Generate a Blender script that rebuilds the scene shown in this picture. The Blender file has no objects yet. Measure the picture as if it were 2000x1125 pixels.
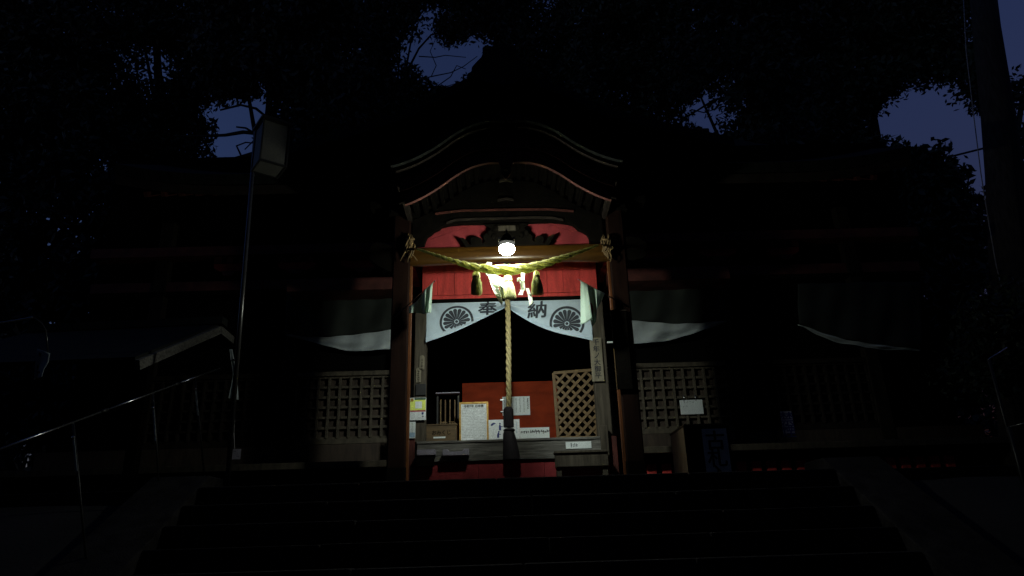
import bpy, bmesh, math, random
import numpy as np
from mathutils import Vector, Matrix
random.seed(7); rng = np.random.default_rng(7)
SC = bpy.context.scene
COL = SC.collection
# ------------------------------------------------------------------ camera
PITCH, YAW, ROLL = math.radians(20.328), math.radians(0.926), math.radians(-1.7716)
CAM = Vector((-0.1154, 0.0, -0.69)); FPX = 1376.0
_f = Vector((math.sin(YAW)*math.cos(PITCH), math.cos(YAW)*math.cos(PITCH), math.sin(PITCH)))
_r0 = Vector((math.cos(YAW), -math.sin(YAW), 0)); _u0 = _r0.cross(_f)
_r = math.cos(ROLL)*_r0 + math.sin(ROLL)*_u0
_u = -math.sin(ROLL)*_r0 + math.cos(ROLL)*_u0
cd = bpy.data.cameras.new('camera'); cam = bpy.data.objects.new('camera', cd); COL.objects.link(cam)
cd.sensor_width = 36.0; cd.lens = FPX/2000*36; cd.clip_start = 0.05; cd.clip_end = 2000
cam.matrix_world = Matrix(((_r.x, _u.x, -_f.x, CAM.x), (_r.y, _u.y, -_f.y, CAM.y), (_r.z, _u.z, -_f.z, CAM.z), (0, 0, 0, 1)))
SC.camera = cam
# ------------------------------------------------------------------ dusk sky
w = bpy.data.worlds.new('World'); SC.world = w; w.use_nodes = True
nt = w.node_tree; bg = nt.nodes['Background']
sk = nt.nodes.new('ShaderNodeTexSky'); sk.sky_type = 'NISHITA'; sk.sun_disc = False
sk.sun_elevation = math.radians(-3.2); sk.sun_rotation = math.radians(260); sk.altitude = 50
sk.air_density = 1.2; sk.dust_density = 0.6; sk.ozone_density = 2.2
mx = nt.nodes.new('ShaderNodeMixRGB'); mx.blend_type = 'MULTIPLY'; mx.inputs[0].default_value = 1; mx.inputs[2].default_value = (.82, 1.0, 1.18, 1)
nt.links.new(sk.outputs[0], mx.inputs[1]); nt.links.new(mx.outputs[0], bg.inputs[0]); bg.inputs[1].default_value = 1.35
SC.view_settings.view_transform = 'Standard'; SC.view_settings.look = 'None'
SC.view_settings.exposure = 0.0; SC.view_settings.gamma = 1.0; SC.view_settings.use_curve_mapping = False
SC.render.engine = 'CYCLES'
SC.cycles.use_denoising = True
SC.cycles.max_bounces = 8; SC.cycles.diffuse_bounces = 5; SC.cycles.sample_clamp_indirect = 6

def W(px, py, Y):
    """where the line of sight through photo pixel (px,py) meets the upright plane y=Y"""
    d = _f + _r*((px-1000)/FPX) + _u*((562.5-py)/FPX)
    return CAM + d*((Y-CAM.y)/d.y)
# ------------------------------------------------------------------ materials
def nodes(m): return m.node_tree.nodes, m.node_tree.links
def mat(name, col, rough=0.7, metal=0.0, var=0.25, scale=6.0, stretch=(1, 1, 1), bump=0.15, spec=0.4, detail=6.0, col2=None, fine=60.0, transl=0.0):
    m = bpy.data.materials.new(name); m.use_nodes = True
    N, L = nodes(m); b = N['Principled BSDF']
    tc = N.new('ShaderNodeTexCoord'); mp = N.new('ShaderNodeMapping'); mp.inputs['Scale'].default_value = stretch
    n1 = N.new('ShaderNodeTexNoise'); n1.inputs['Scale'].default_value = scale; n1.inputs['Detail'].default_value = detail; n1.inputs['Distortion'].default_value = 0.4
    n2 = N.new('ShaderNodeTexNoise'); n2.inputs['Scale'].default_value = fine; n2.inputs['Detail'].default_value = 3
    L.new(tc.outputs['Object'], mp.inputs[0]); L.new(mp.outputs[0], n1.inputs['Vector']); L.new(mp.outputs[0], n2.inputs['Vector'])
    cr = N.new('ShaderNodeValToRGB'); e = cr.color_ramp.elements
    c2 = col2 or tuple(c*(1-var) for c in col)
    e[0].position = 0.32; e[0].color = (*c2, 1); e[1].position = 0.66; e[1].color = (*[min(1, c*(1+var*0.4)) for c in col], 1)
    L.new(n1.outputs['Fac'], cr.inputs[0])
    mx = N.new('ShaderNodeMixRGB'); mx.blend_type = 'MULTIPLY'; mx.inputs[0].default_value = 0.35
    L.new(cr.outputs[0], mx.inputs[1]); L.new(n2.outputs['Color'], mx.inputs[2])
    hs = N.new('ShaderNodeHueSaturation'); hs.inputs['Value'].default_value = 1.18
    L.new(mx.outputs[0], hs.inputs['Color']); 
    mx2 = N.new('ShaderNodeMixRGB'); mx2.inputs[0].default_value = 0.6
    L.new(cr.outputs[0], mx2.inputs[1]); L.new(n2.outputs['Fac'], mx2.inputs[2]); mx2.blend_type = 'MULTIPLY'
    hs2 = N.new('ShaderNodeHueSaturation'); hs2.inputs['Value'].default_value = 1.4
    L.new(mx2.outputs[0], hs2.inputs['Color']); L.new(hs2.outputs[0], b.inputs['Base Color'])
    b.inputs['Roughness'].default_value = rough; b.inputs['Metallic'].default_value = metal
    b.inputs['Specular IOR Level'].default_value = spec
    bp = N.new('ShaderNodeBump'); bp.inputs['Strength'].default_value = bump; bp.inputs['Distance'].default_value = 0.01
    ad = N.new('ShaderNodeMath'); ad.operation = 'ADD'
    L.new(n1.outputs['Fac'], ad.inputs[0]); L.new(n2.outputs['Fac'], ad.inputs[1]); L.new(ad.outputs[0], bp.inputs['Height'])
    L.new(bp.outputs[0], b.inputs['Normal'])
    if transl:
        tr = N.new('ShaderNodeBsdfTranslucent'); L.new(hs2.outputs[0], tr.inputs[0])
        ms = N.new('ShaderNodeMixShader'); ms.inputs[0].default_value = transl
        L.new(b.outputs[0], ms.inputs[1]); L.new(tr.outputs[0], ms.inputs[2]); L.new(ms.outputs[0], N['Material Output'].inputs[0])
    return m
M = {}
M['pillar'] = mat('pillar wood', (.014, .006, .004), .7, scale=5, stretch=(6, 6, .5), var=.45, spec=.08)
M['trim'] = mat('lamplit edge orange', (.13, .042, .010), .5, scale=5, stretch=(6, 6, .5), var=.4)
M['beam'] = mat('beam wood', (.060, .026, .0035), .30, scale=4, stretch=(.6, 5, 6), var=.4, spec=.8, bump=.03)
M['dark'] = mat('dark carved wood', (.0045, .0035, .0025), .9, spec=.06, scale=9, var=.5, bump=.5)
M['darkred'] = mat('aged red lacquered board', (.09, .022, .016), .6, scale=5, var=.5)
M['red'] = mat('red painted board', (.64, .070, .062), .6, spec=.15, scale=4, stretch=(3, 3, .6), var=.28, bump=.12)
M['redold'] = mat('faded red board', (.28, .040, .046), .7, spec=.1, scale=3, stretch=(2, 2, .8), var=.3, bump=.12)
M['redbeam'] = mat('red painted beam', (.40, .05, .042), .6, spec=.15, scale=3, stretch=(.5, 3, 3), var=.3, bump=.12)
M['orange'] = mat('vermilion board', (.21, .026, .007), .7, spec=.08, scale=3, stretch=(1, 1, 3), var=.32)
M['greywood'] = mat('weathered grey wood', (.075, .064, .048), .85, spec=.15, scale=4, stretch=(8, 8, .6), var=.5, bump=.4)
M['sill'] = mat('weathered counter wood', (.16, .155, .14), .85, spec=.15, scale=5, stretch=(.7, 5, 10), var=.6, bump=.5)
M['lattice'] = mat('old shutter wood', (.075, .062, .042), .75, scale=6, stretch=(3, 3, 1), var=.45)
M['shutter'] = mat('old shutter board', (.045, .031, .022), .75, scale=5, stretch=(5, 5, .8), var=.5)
M['lightwood'] = mat('light bare wood', (.16, .10, .042), .6, scale=5, stretch=(4, 4, 4), var=.35)
M['boxwood'] = mat('box wood', (.09, .055, .02), .65, scale=5, stretch=(1, 3, 8), var=.4)
M['plaque'] = mat('plaque wood', (.17, .15, .105), .75, scale=5, stretch=(8, 8, .6), var=.35)
M['cloth'] = mat('white cotton cloth', (.62, .76, .86), .85, scale=6, var=.12, bump=.7, fine=300, transl=.12)
M['hem'] = mat('greyed cotton cloth', (.50, .57, .60), .9, scale=6, var=.18, bump=.6, fine=300, transl=.1)
M['darkcloth'] = mat('dark green cloth', (.016, .021, .018), .9, scale=4, var=.3, bump=.1, fine=200)
M['ink'] = mat('black ink', (.035, .042, .055), .8, var=.25, scale=20, bump=0)
M['blackink'] = mat('writing ink', (.02, .02, .025), .8, var=.2, scale=20, bump=0)
M['greyink'] = mat('grey print', (.22, .24, .26), .8, var=.2, scale=20, bump=0)
M['blueink'] = mat('blue print', (.02, .03, .16), .7, var=.1, scale=20, bump=0)
M['bluepale'] = mat('pale blue print', (.30, .45, .6), .7, var=.1, scale=20, bump=0)
M['redink'] = mat('red print', (.36, .06, .08), .7, var=.1, scale=20, bump=0)
M['yellow'] = mat('yellow green print', (.62, .70, .14), .5, var=.08, scale=9, bump=0)
M['greenink'] = mat('dark green print', (.03, .07, .05), .5, var=.1, scale=9, bump=0)
M['paper'] = mat('white paper', (.70, .76, .76), .7, scale=4, var=.06, bump=.03, fine=120, transl=.1)
M['shide'] = mat('folded white paper', (.70, .74, .60), .7, scale=4, var=.05, bump=.02, transl=.35)
M['print'] = mat('laminated paper', (.72, .76, .77), .25, scale=4, var=.05, bump=0)
M['purplep'] = mat('dim plastic', (.36, .34, .42), .5, var=.2)
M['gold'] = mat('gilt frame', (.45, .27, .07), .4, metal=.5, var=.4, scale=20)
M['straw'] = mat('rice straw', (.70, .70, .34), .75, scale=30, stretch=(3, 3, .6), var=.45, bump=.6, fine=120, transl=.6)
M['straw2'] = mat('old straw', (.17, .11, .045), .8, scale=30, var=.5, bump=.4)
M['hemp'] = mat('cream hemp rope', (.36, .30, .14), .8, scale=40, var=.3, bump=.4, fine=150)
M['handle'] = mat('dark wrapped cloth', (.022, .018, .023), .75, scale=14, stretch=(6, 6, 1), var=.4, bump=.3)
M['flag'] = mat('flag cloth', (.60, .74, .64), .8, scale=5, var=.1, bump=.1, fine=200, transl=.5)
M['flagred'] = mat('flag red', (.38, .03, .035), .8, var=.1, bump=.05)
M['pole'] = mat('brown pole', (.09, .05, .03), .4, var=.3)
M['dimshutter'] = mat('shade-dimmed shutter wood', (.020, .016, .013), .85, spec=.1, scale=6, stretch=(3, 3, 1), var=.5)  # shutter wood darkened in place of the lamp's fall-off in the outer bays
M['litwood'] = mat('lamplit bare wood', (.42, .30, .16), .6, scale=5, stretch=(4, 4, 1), var=.3)
M['steel'] = mat('brushed steel', (.45, .46, .46), .22, metal=.9, var=.15, scale=30, bump=.03)
M['darksteel'] = mat('grey painted steel', (.10, .10, .10), .25, metal=.6, var=.2, scale=12, bump=.03)
M['lantern'] = mat('lantern panel', (.10, .10, .09), .5, var=.15, scale=4, bump=.03)
M['soot'] = mat('matt black shade', (.002, .002, .002), .9, spec=.02, var=.2, bump=.02)
M['black'] = mat('black metal', (.015, .015, .015), .5, var=.3, bump=.05)
M['ceramic'] = mat('white porcelain', (.6, .5, .5), .3, var=.1, bump=.02)
M['roof'] = mat('weathered copper roof', (.016, .018, .017), .8, spec=.1, scale=3, stretch=(5, 1, 1), var=.5, bump=.4)
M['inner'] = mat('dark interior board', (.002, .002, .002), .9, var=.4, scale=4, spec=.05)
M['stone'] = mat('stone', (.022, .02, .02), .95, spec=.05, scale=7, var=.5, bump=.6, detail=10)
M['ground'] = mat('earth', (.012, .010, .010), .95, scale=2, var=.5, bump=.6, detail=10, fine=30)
M['leaf'] = mat('leaves', (.035, .055, .025), .6, scale=1.5, var=.5, bump=0)
M['leaf2'] = mat('dark leaves', (.022, .036, .02), .6, scale=1.5, var=.5, bump=0)
M['bark'] = mat('bark', (.045, .036, .03), .9, scale=5, stretch=(5, 5, .6), var=.6, bump=.9)
M['fascia'] = mat('pale trim board', (.028, .022, .018), .8, spec=.1, scale=6, var=.4)
M['barge'] = mat('dull red bargeboard', (.09, .026, .02), .65, scale=5, var=.5)
M['wire'] = mat('pale wire', (.35, .33, .33), .5, var=.2)
def emit(name, col, s):
    m = bpy.data.materials.new(name); m.use_nodes = True; N, L = nodes(m); N.remove(N['Principled BSDF'])
    e = N.new('ShaderNodeEmission'); e.inputs[0].default_value = (*col, 1); e.inputs[1].default_value = s
    L.new(e.outputs[0], N['Material Output'].inputs[0]); return m
LAMP = 300.0
M['bulb'] = emit('lit bulb', (.95, 1.0, .86), LAMP)
# ------------------------------------------------------------------ mesh building
ORG = {}
def org(o): return ORG.get(o.name, Vector((0, 0, 0))) if o else Vector((0, 0, 0))
def tag(o, label=None, cat=None, group=None, kind=None):
    if label: o['label'] = label
    if cat: o['category'] = cat
    if group: o['group'] = group
    if kind: o['kind'] = kind
    return o
def thing(name, label, cat, loc, group=None):
    o = bpy.data.objects.new(name, None); COL.objects.link(o); o.location = loc; o.empty_display_size = .1
    ORG[o.name] = Vector(loc); return tag(o, label, cat, group)
class MB:
    def __init__(s): s.v = []; s.f = []
    def add(s, vs, fs):
        b = len(s.v); s.v += [tuple(p) for p in vs]; s.f += [tuple(i+b for i in f) for f in fs]; return s
    def box(s, x0, x1, y0, y1, z0, z1):
        return s.add([(x0, y0, z0), (x1, y0, z0), (x1, y1, z0), (x0, y1, z0), (x0, y0, z1), (x1, y0, z1), (x1, y1, z1), (x0, y1, z1)],
                     [(0, 3, 2, 1), (4, 5, 6, 7), (0, 1, 5, 4), (1, 2, 6, 5), (2, 3, 7, 6), (3, 0, 4, 7)])
    def cbox(s, x0, x1, y0, y1, z0, z1, c=.008):
        """box with its four upright edges chamfered"""
        P = [(x0+c, y0), (x1-c, y0), (x1, y0+c), (x1, y1-c), (x1-c, y1), (x0+c, y1), (x0, y1-c), (x0, y0+c)]
        v = [(x, y, z0) for x, y in P]+[(x, y, z1) for x, y in P]
        return s.add(v, [tuple(range(7, -1, -1)), tuple(range(8, 16))]+[(i, (i+1) % 8, 8+(i+1) % 8, 8+i) for i in range(8)])
    def bar(s, a, b, wx, wz, up=Vector((0, 0, 1))):
        a, b = Vector(a), Vector(b); d = (b-a).normalized(); sx = d.cross(up)
        if sx.length < 1e-4: sx = d.cross(Vector((0, 1, 0)))
        sx.normalize(); sz = sx.cross(d)
        v = [p+sx*i*wx/2+sz*j*wz/2 for p in (a, b) for i, j in ((-1, -1), (1, -1), (1, 1), (-1, 1))]
        return s.add(v, [(0, 1, 2, 3), (7, 6, 5, 4), (0, 4, 5, 1), (1, 5, 6, 2), (2, 6, 7, 3), (3, 7, 4, 0)])
    def tube(s, pts, rad, n=8, cap=True, ell=None):
        pts = [Vector(p) for p in pts]; b = len(s.v); k = len(pts)
        if not hasattr(rad, '__len__'): rad = [rad]*k
        t0 = (pts[1]-pts[0]).normalized(); nx = t0.orthogonal().normalized()
        for i, p in enumerate(pts):
            t = (pts[min(i+1, k-1)]-pts[max(i-1, 0)]).normalized()
            nx = (nx-t*nx.dot(t)).normalized(); ny = t.cross(nx)
            for j in range(n):
                a = 2*math.pi*j/n; s.v.append(tuple(p+(nx*math.cos(a)+ny*math.sin(a))*rad[i]))
        for i in range(k-1):
            for j in range(n):
                s.f.append((b+i*n+j, b+i*n+(j+1) % n, b+(i+1)*n+(j+1) % n, b+(i+1)*n+j))
        if cap: s.f.append(tuple(b+j for j in range(n-1, -1, -1))); s.f.append(tuple(b+(k-1)*n+j for j in range(n)))
        return s
    def lathe(s, c, prof, n=16, ax=(0, 0, 1)):
        """prof: (radius, height) pairs round the upright axis through c"""
        c = Vector(c); b = len(s.v)
        for r, h in prof:
            for j in range(n):
                a = 2*math.pi*j/n; s.v.append((c.x+r*math.cos(a), c.y+r*math.sin(a), c.z+h))
        for i in range(len(prof)-1):
            for j in range(n): s.f.append((b+i*n+j, b+i*n+(j+1) % n, b+(i+1)*n+(j+1) % n, b+(i+1)*n+j))
        s.f.append(tuple(b+j for j in range(n-1, -1, -1))); s.f.append(tuple(b+(len(prof)-1)*n+j for j in range(n)))
        return s
    def prism(s, poly, y0, y1):
        """outline of (x,z) points given depth from y0 to y1 (concave outlines are triangulated)"""
        from mathutils.geometry import tessellate_polygon
        k = len(poly); v = [(x, y0, z) for x, z in poly]+[(x, y1, z) for x, z in poly]
        tr = tessellate_polygon([[Vector((x, z, 0)) for x, z in poly]])
        return s.add(v, [tuple(t) for t in tr]+[tuple(i+k for i in reversed(t)) for t in tr]+[(i, i+k, (i+1) % k+k, (i+1) % k) for i in range(k)])
    def grid(s, fn, nu, nv):
        v = [fn(i/nu, j/nv) for j in range(nv+1) for i in range(nu+1)]
        return s.add(v, [(j*(nu+1)+i, j*(nu+1)+i+1, (j+1)*(nu+1)+i+1, (j+1)*(nu+1)+i) for j in range(nv) for i in range(nu)])
    def build(s, name, m, parent=None, smooth=False, base=None, thick=0, bevel=0):
        me = bpy.data.meshes.new(name)
        if parent is None:
            if base is None:
                a = np.array(s.v); base = Vector(((a[:, 0].min()+a[:, 0].max())/2, (a[:, 1].min()+a[:, 1].max())/2, a[:, 2].min()))
            o0 = Vector(base)
        else: o0 = org(parent)
        me.from_pydata([(x-o0.x, y-o0.y, z-o0.z) for x, y, z in s.v], [], s.f); me.update()
        bm = bmesh.new(); bm.from_mesh(me); bmesh.ops.recalc_face_normals(bm, faces=bm.faces); bm.to_mesh(me); bm.free()
        if smooth: me.polygons.foreach_set('use_smooth', [True]*len(me.polygons))
        me.materials.append(M[m] if isinstance(m, str) else m)
        o = bpy.data.objects.new(name, me); COL.objects.link(o)
        if parent is not None: o.parent = parent
        else: o.location = o0
        ORG[o.name] = o0
        if name in ('handwriting', 'printed_mark', 'small_print', 'print', 'writing', 'ruled_lines', 'title_print'): o['kind'] = 'stuff'
        if thick: d = o.modifiers.new('thickness', 'SOLIDIFY'); d.thickness = thick; d.offset = 0
        if bevel: d = o.modifiers.new('bevel', 'BEVEL'); d.width = bevel; d.segments = 2; d.limit_method = 'ANGLE'
        return o
def copies(first, offs):
    """copies of one piece, sharing its mesh"""
    out = [first]
    for d in offs:
        c = first.copy(); COL.objects.link(c); c.parent = first.parent; c.location = first.location+Vector(d); out.append(c)
        ORG[c.name] = org(first)+Vector(d)
    return out
def text_mesh(s, size, bold=0.0):
    """flat glyph faces; bold is the extra stroke width, built from copies of the glyph shifted sideways and stepped in depth"""
    cu = bpy.data.curves.new('t', 'FONT'); cu.body = s; cu.size = size; cu.align_x = 'CENTER'; cu.align_y = 'CENTER'; cu.resolution_u = 3
    o = bpy.data.objects.new('t', cu); COL.objects.link(o); dg = bpy.context.evaluated_depsgraph_get()
    me = bpy.data.meshes.new_from_object(o.evaluated_get(dg)); v0 = [tuple(p.co) for p in me.vertices]; f0 = [tuple(p.vertices) for p in me.polygons]
    bpy.data.objects.remove(o); bpy.data.curves.remove(cu); bpy.data.meshes.remove(me)
    if not v0: return [], []
    if size > .5:                         # glyphs that will be bent over cloth: shorten the long edges
        bm = bmesh.new(); V = [bm.verts.new(p) for p in v0]
        for q in f0:
            try: bm.faces.new([V[i] for i in q])
            except ValueError: pass
        bmesh.ops.triangulate(bm, faces=bm.faces)
        for _ in range(3): bmesh.ops.subdivide_edges(bm, edges=[e for e in bm.edges if e.calc_length() > .09], cuts=1); bmesh.ops.triangulate(bm, faces=bm.faces)
        bm.verts.index_update(); v0 = [tuple(p.co) for p in bm.verts]; f0 = [tuple(p.index for p in q.verts) for q in bm.faces]; bm.free()
    if not bold: return [(x, y, 0) for x, y, _ in v0], f0
    v, f = [], []
    for k, (dx, dy) in enumerate([(0, 0)]+[(math.cos(i*math.pi/3), math.sin(i*math.pi/3)) for i in range(6)]):
        b = len(v); v += [(x+dx*bold, y+dy*bold*.8, k*.0002) for x, y, _ in v0]; f += [tuple(i+b for i in q) for q in f0]
    return v, f
def lettering(s, size, c, m, parent, Yo=None, ex=(1, 0, 0), ez=(0, 0, 1), bold=0.0, fn=None, sx=1.0, name='lettering', sy=1.0):
    """flat characters set on a face at c; fn bends them onto cloth"""
    v, f = text_mesh(s, size, bold)
    if not v: return None
    xs = [p[0] for p in v]; ys = [p[1] for p in v]; cx, cy = (min(xs)+max(xs))/2, (min(ys)+max(ys))/2
    c, ex, ez = Vector(c), Vector(ex), Vector(ez)
    P = [c+ex*((a-cx)*sx)+ez*((b-cy)*sy)+Vector((0, -d, 0)) for a, b, d in v]
    if fn: P = [fn(p) for p in P]
    return MB().add(P, f).build(name, m, parent)
def column(chars, size, c, m, parent, step, ex=(1, 0, 0), ez=(0, 0, 1), bold=0.0):
    mb = MB(); c, ex, ez = Vector(c), Vector(ex), Vector(ez)
    for i, ch in enumerate(chars):
        if ch == ' ': continue
        v, f = text_mesh(ch, size, bold); xs = [p[0] for p in v]; ys = [p[1] for p in v]; cx, cy = (min(xs)+max(xs))/2, (min(ys)+max(ys))/2
        mb.add([c+ex*(a-cx)+ez*(b-cy-i*step)+Vector((0, -d, 0)) for a, b, d in v], f)
    return mb.build('lettering', m, parent)
def quad(mb, x0, x1, z0, z1, y): return mb.add([(x0, y, z0), (x1, y, z0), (x1, y, z1), (x0, y, z1)], [(0, 1, 2, 3)])
def rect(pxl, pyt, pxr, pyb, Y):
    """x0,x1,z0,z1 of an upright rectangle measured in the photo and standing at y=Y"""
    a, b = W(pxl, (pyt+pyb)/2, Y), W(pxr, (pyt+pyb)/2, Y); m = (pxl+pxr)/2
    return a.x, b.x, W(m, pyb, Y).z, W(m, pyt, Y).z
def lerp_list(t, pts):
    k = t*(len(pts)-1); i = min(int(k), len(pts)-2); u = k-i
    return tuple(a+(b-a)*u for a, b in zip(pts[i], pts[i+1]))
def interp(x, pts):
    if x <= pts[0][0]: return pts[0][1]
    for (a, p), (b, q) in zip(pts, pts[1:]):
        if x <= b:
            t = (x-a)/(b-a); return p+(q-p)*t
    return pts[-1][1]
def smooth_interp(x, pts):
    xs = [p[0] for p in pts]; n = len(pts)
    if x <= xs[0]: return pts[0][1]
    if x >= xs[-1]: return pts[-1][1]
    i = max(j for j in range(n-1) if xs[j] <= x)
    def sl(j):
        a, b = max(j-1, 0), min(j+1, n-1); return (pts[b][1]-pts[a][1])/(pts[b][0]-pts[a][0])
    h = xs[i+1]-xs[i]; t = (x-xs[i])/h
    return (2*t**3-3*t*t+1)*pts[i][1]+(t**3-2*t*t+t)*h*sl(i)+(-2*t**3+3*t*t)*pts[i+1][1]+(t**3-t*t)*h*sl(i+1)
# ================================================================== GROUND
TE = 6.90                                     # front edge of the terrace
Z0 = W(1000, 938, TE).z                      # top of the stone terrace
ZL = Z0-2.3                                    # lower ground where the photographer stands
NST = 13; RISE = (Z0-ZL)/NST; TREAD = .29
YB = TE-NST*TREAD
def hgt(x, y):
    if y < YB-.3: b = ZL
    elif y < TE-.05: b = ZL+(Z0-ZL)*(y-YB+.3)/(TE-.05-YB+.3)
    else: b = Z0
    return b
def ground():
    xs = sorted(set([-300, -120, -50, -25]+[round(-14+i*.7, 2) for i in range(41)]+[25, 50, 120, 300]))
    ys = sorted(set([-200, -60, -20, -8]+[round(-4+i*.5, 2) for i in range(60)]+[30, 45, 80, 150, 400]))
    mb = MB(); v = []
    for y in ys:
        for x in xs:
            n = .05*math.sin(x*1.7+y)*math.cos(y*1.3-x*.4)
            cut = -.35 if (abs(x) < 3.4 and y < 10) else n-.06
            v.append((x, y, hgt(x, y)+cut if not (y < YB-.4 and abs(x) < 3.4) else ZL-.02))
    nx = len(xs)
    mb.add(v, [(j*nx+i, j*nx+i+1, (j+1)*nx+i+1, (j+1)*nx+i) for j in range(len(ys)-1) for i in range(nx-1)])
    return tag(mb.build('ground', 'ground', base=(0, 0, ZL), smooth=True), 'dark bare earth around the shrine terrace', kind='structure')
ground()
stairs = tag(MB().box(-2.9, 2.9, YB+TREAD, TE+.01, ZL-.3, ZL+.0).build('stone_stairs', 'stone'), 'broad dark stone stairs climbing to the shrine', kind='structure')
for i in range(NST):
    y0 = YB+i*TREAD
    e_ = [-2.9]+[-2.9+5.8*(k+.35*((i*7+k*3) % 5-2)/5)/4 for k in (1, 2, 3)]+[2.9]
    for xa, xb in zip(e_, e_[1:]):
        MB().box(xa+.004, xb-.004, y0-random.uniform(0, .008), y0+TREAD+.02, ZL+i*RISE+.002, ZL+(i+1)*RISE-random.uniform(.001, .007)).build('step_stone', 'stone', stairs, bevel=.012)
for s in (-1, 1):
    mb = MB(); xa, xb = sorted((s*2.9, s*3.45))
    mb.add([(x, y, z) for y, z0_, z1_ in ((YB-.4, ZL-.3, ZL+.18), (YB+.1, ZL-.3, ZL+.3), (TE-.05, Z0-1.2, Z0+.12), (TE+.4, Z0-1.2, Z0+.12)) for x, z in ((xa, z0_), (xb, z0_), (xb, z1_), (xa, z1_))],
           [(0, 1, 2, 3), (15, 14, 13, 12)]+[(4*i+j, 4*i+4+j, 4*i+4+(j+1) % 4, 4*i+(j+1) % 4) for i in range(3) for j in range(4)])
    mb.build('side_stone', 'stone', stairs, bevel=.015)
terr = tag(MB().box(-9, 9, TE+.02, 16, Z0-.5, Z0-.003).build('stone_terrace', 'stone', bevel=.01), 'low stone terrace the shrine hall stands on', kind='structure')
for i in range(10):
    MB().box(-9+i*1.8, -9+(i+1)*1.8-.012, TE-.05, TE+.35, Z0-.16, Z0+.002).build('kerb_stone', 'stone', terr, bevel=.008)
# ================================================================== SHRINE HALL
hall = thing('shrine_hall', 'red and dark timber shrine hall with curved porch gable at the top of the stairs', 'shrine', (0, 10.5, Z0))
PX = 1.35
zBt = W(990, 479, 8.1).z; zBb = W(990, 508, 8.1).z
for s in (-1, 1):
    p = MB().cbox(s*PX-.105, s*PX+.105, 8.1, 8.31, Z0+.1, zBt+.45, .016).build('pillar', 'pillar', hall)
    e_ = s*(PX-.118)
    MB().cbox(e_-.017, e_+.017, 8.14, 8.20, Z0+.1, zBb-.03, .005).build('lit_edge_strip', 'trim', hall)  # orange colour stands in for the lamp-lit inner face of the pillar
    MB().cbox(s*PX-.15, s*PX+.15, 8.05, 8.36, Z0, Z0+.1, .03).build('stone_base', 'stone', p)
    MB().cbox(s*PX-.113, s*PX+.113, 8.092, 8.318, Z0+.1, Z0+.28, .016).build('foot_band', 'dark', p)
# rainbow beam with a slightly cambered underside
def beam_fn():
    n = 36; mb = MB(); H = zBt-zBb; rb = .055
    prof = [(8.125, H), (8.112, H-.012), (8.11, H*.55)]+[(8.11+rb*(1-math.cos(a)), rb*1.25*(1-math.sin(a))) for a in [math.radians(d) for d in range(0, 91, 10)]]+[(8.205, 0), (8.205, H)]
    k = len(prof)
    for i in range(n+1):
        u = 2*i/n-1; x = (PX-.1)*u; c = .03*(1-u*u)-.025
        for y, h in prof: mb.v.append((x, y, zBb+h+c*(1-h/H)))
    for i in range(n):
        for j in range(k): mb.f.append((i*k+j, i*k+(j+1) % k, (i+1)*k+(j+1) % k, (i+1)*k+j))
    return mb
pb = beam_fn().build('porch_beam', 'beam', hall, smooth=True)
for s in (-1, 1):       # carved beam noses outside the pillars
    pts = [(768, 486), (752, 480), (738, 477), (727, 484), (722, 494), (727, 500), (722, 508), (731, 517), (746, 527), (757, 533), (768, 537)] if s < 0 else \
          [(1217, 468), (1232, 466), (1247, 470), (1260, 477), (1263, 488), (1257, 494), (1262, 502), (1254, 509), (1238, 512), (1217, 513)]
    MB().prism([(W(x, y, 8.2).x, W(x, y, 8.2).z) for x, y in pts], 8.12, 8.29).build('beam_nose', 'dark', hall, bevel=.015)
    # bearing block and bracket arm over each pillar
    zc = zBt+.45
    MB().cbox(s*PX-.17, s*PX+.17, 8.04, 8.38, zc, zc+.13, .03).build('bearing_block', 'dark', hall)
    MB().prism([(s*PX-.42, zc+.13), (s*PX-.3, zc+.13), (s*PX+.3, zc+.13), (s*PX+.42, zc+.13), (s*PX+.42, zc+.22), (s*PX-.42, zc+.22)], 8.12, 8.29).build('bracket_arm', 'dark', hall)
    # tie beam running back to the hall post
    q = MB(); a = Vector((s*(PX-.005), 8.3, zBb-.05)); n = 8
    for k in range(n):
        t0, t1 = k/n, (k+1)/n
        z = lambda t: zBb+.10+.12*math.sin(t*math.pi)+.20*t
        y = lambda t: 8.31+t*1.2
        q.add([(s*PX-.07, y(t0), z(t0)-.10), (s*PX+.07, y(t0), z(t0)-.10), (s*PX+.07, y(t1), z(t1)-.10), (s*PX-.07, y(t1), z(t1)-.10),
               (s*PX-.07, y(t0), z(t0)+.12), (s*PX+.07, y(t0), z(t0)+.12), (s*PX+.07, y(t1), z(t1)+.12), (s*PX-.07, y(t1), z(t1)+.12)],
              [(0, 1, 2, 3), (4, 5, 6, 7), (0, 1, 5, 4), (1, 2, 6, 5), (2, 3, 7, 6), (3, 0, 4, 7)])
    q.build('tie_beam', 'redbeam', hall)
# ---- curved porch roof (karahafu): profile measured on its front edge
KY = 7.05
kpt = [(985, 243), (950, 246), (918, 254), (890, 267), (858, 288), (828, 305), (800, 318), (773, 326)]
kp = sorted([(W(x, y, KY).x, W(x, y, KY).z) for x, y in kpt]); kx0 = W(988, 243, KY).x
prof = [(x-kx0, z) for x, z in kp]; zl = prof[-1][1]
half = sorted([(abs(x), z) for x, z in prof]); KW = half[-1][0]
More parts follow.
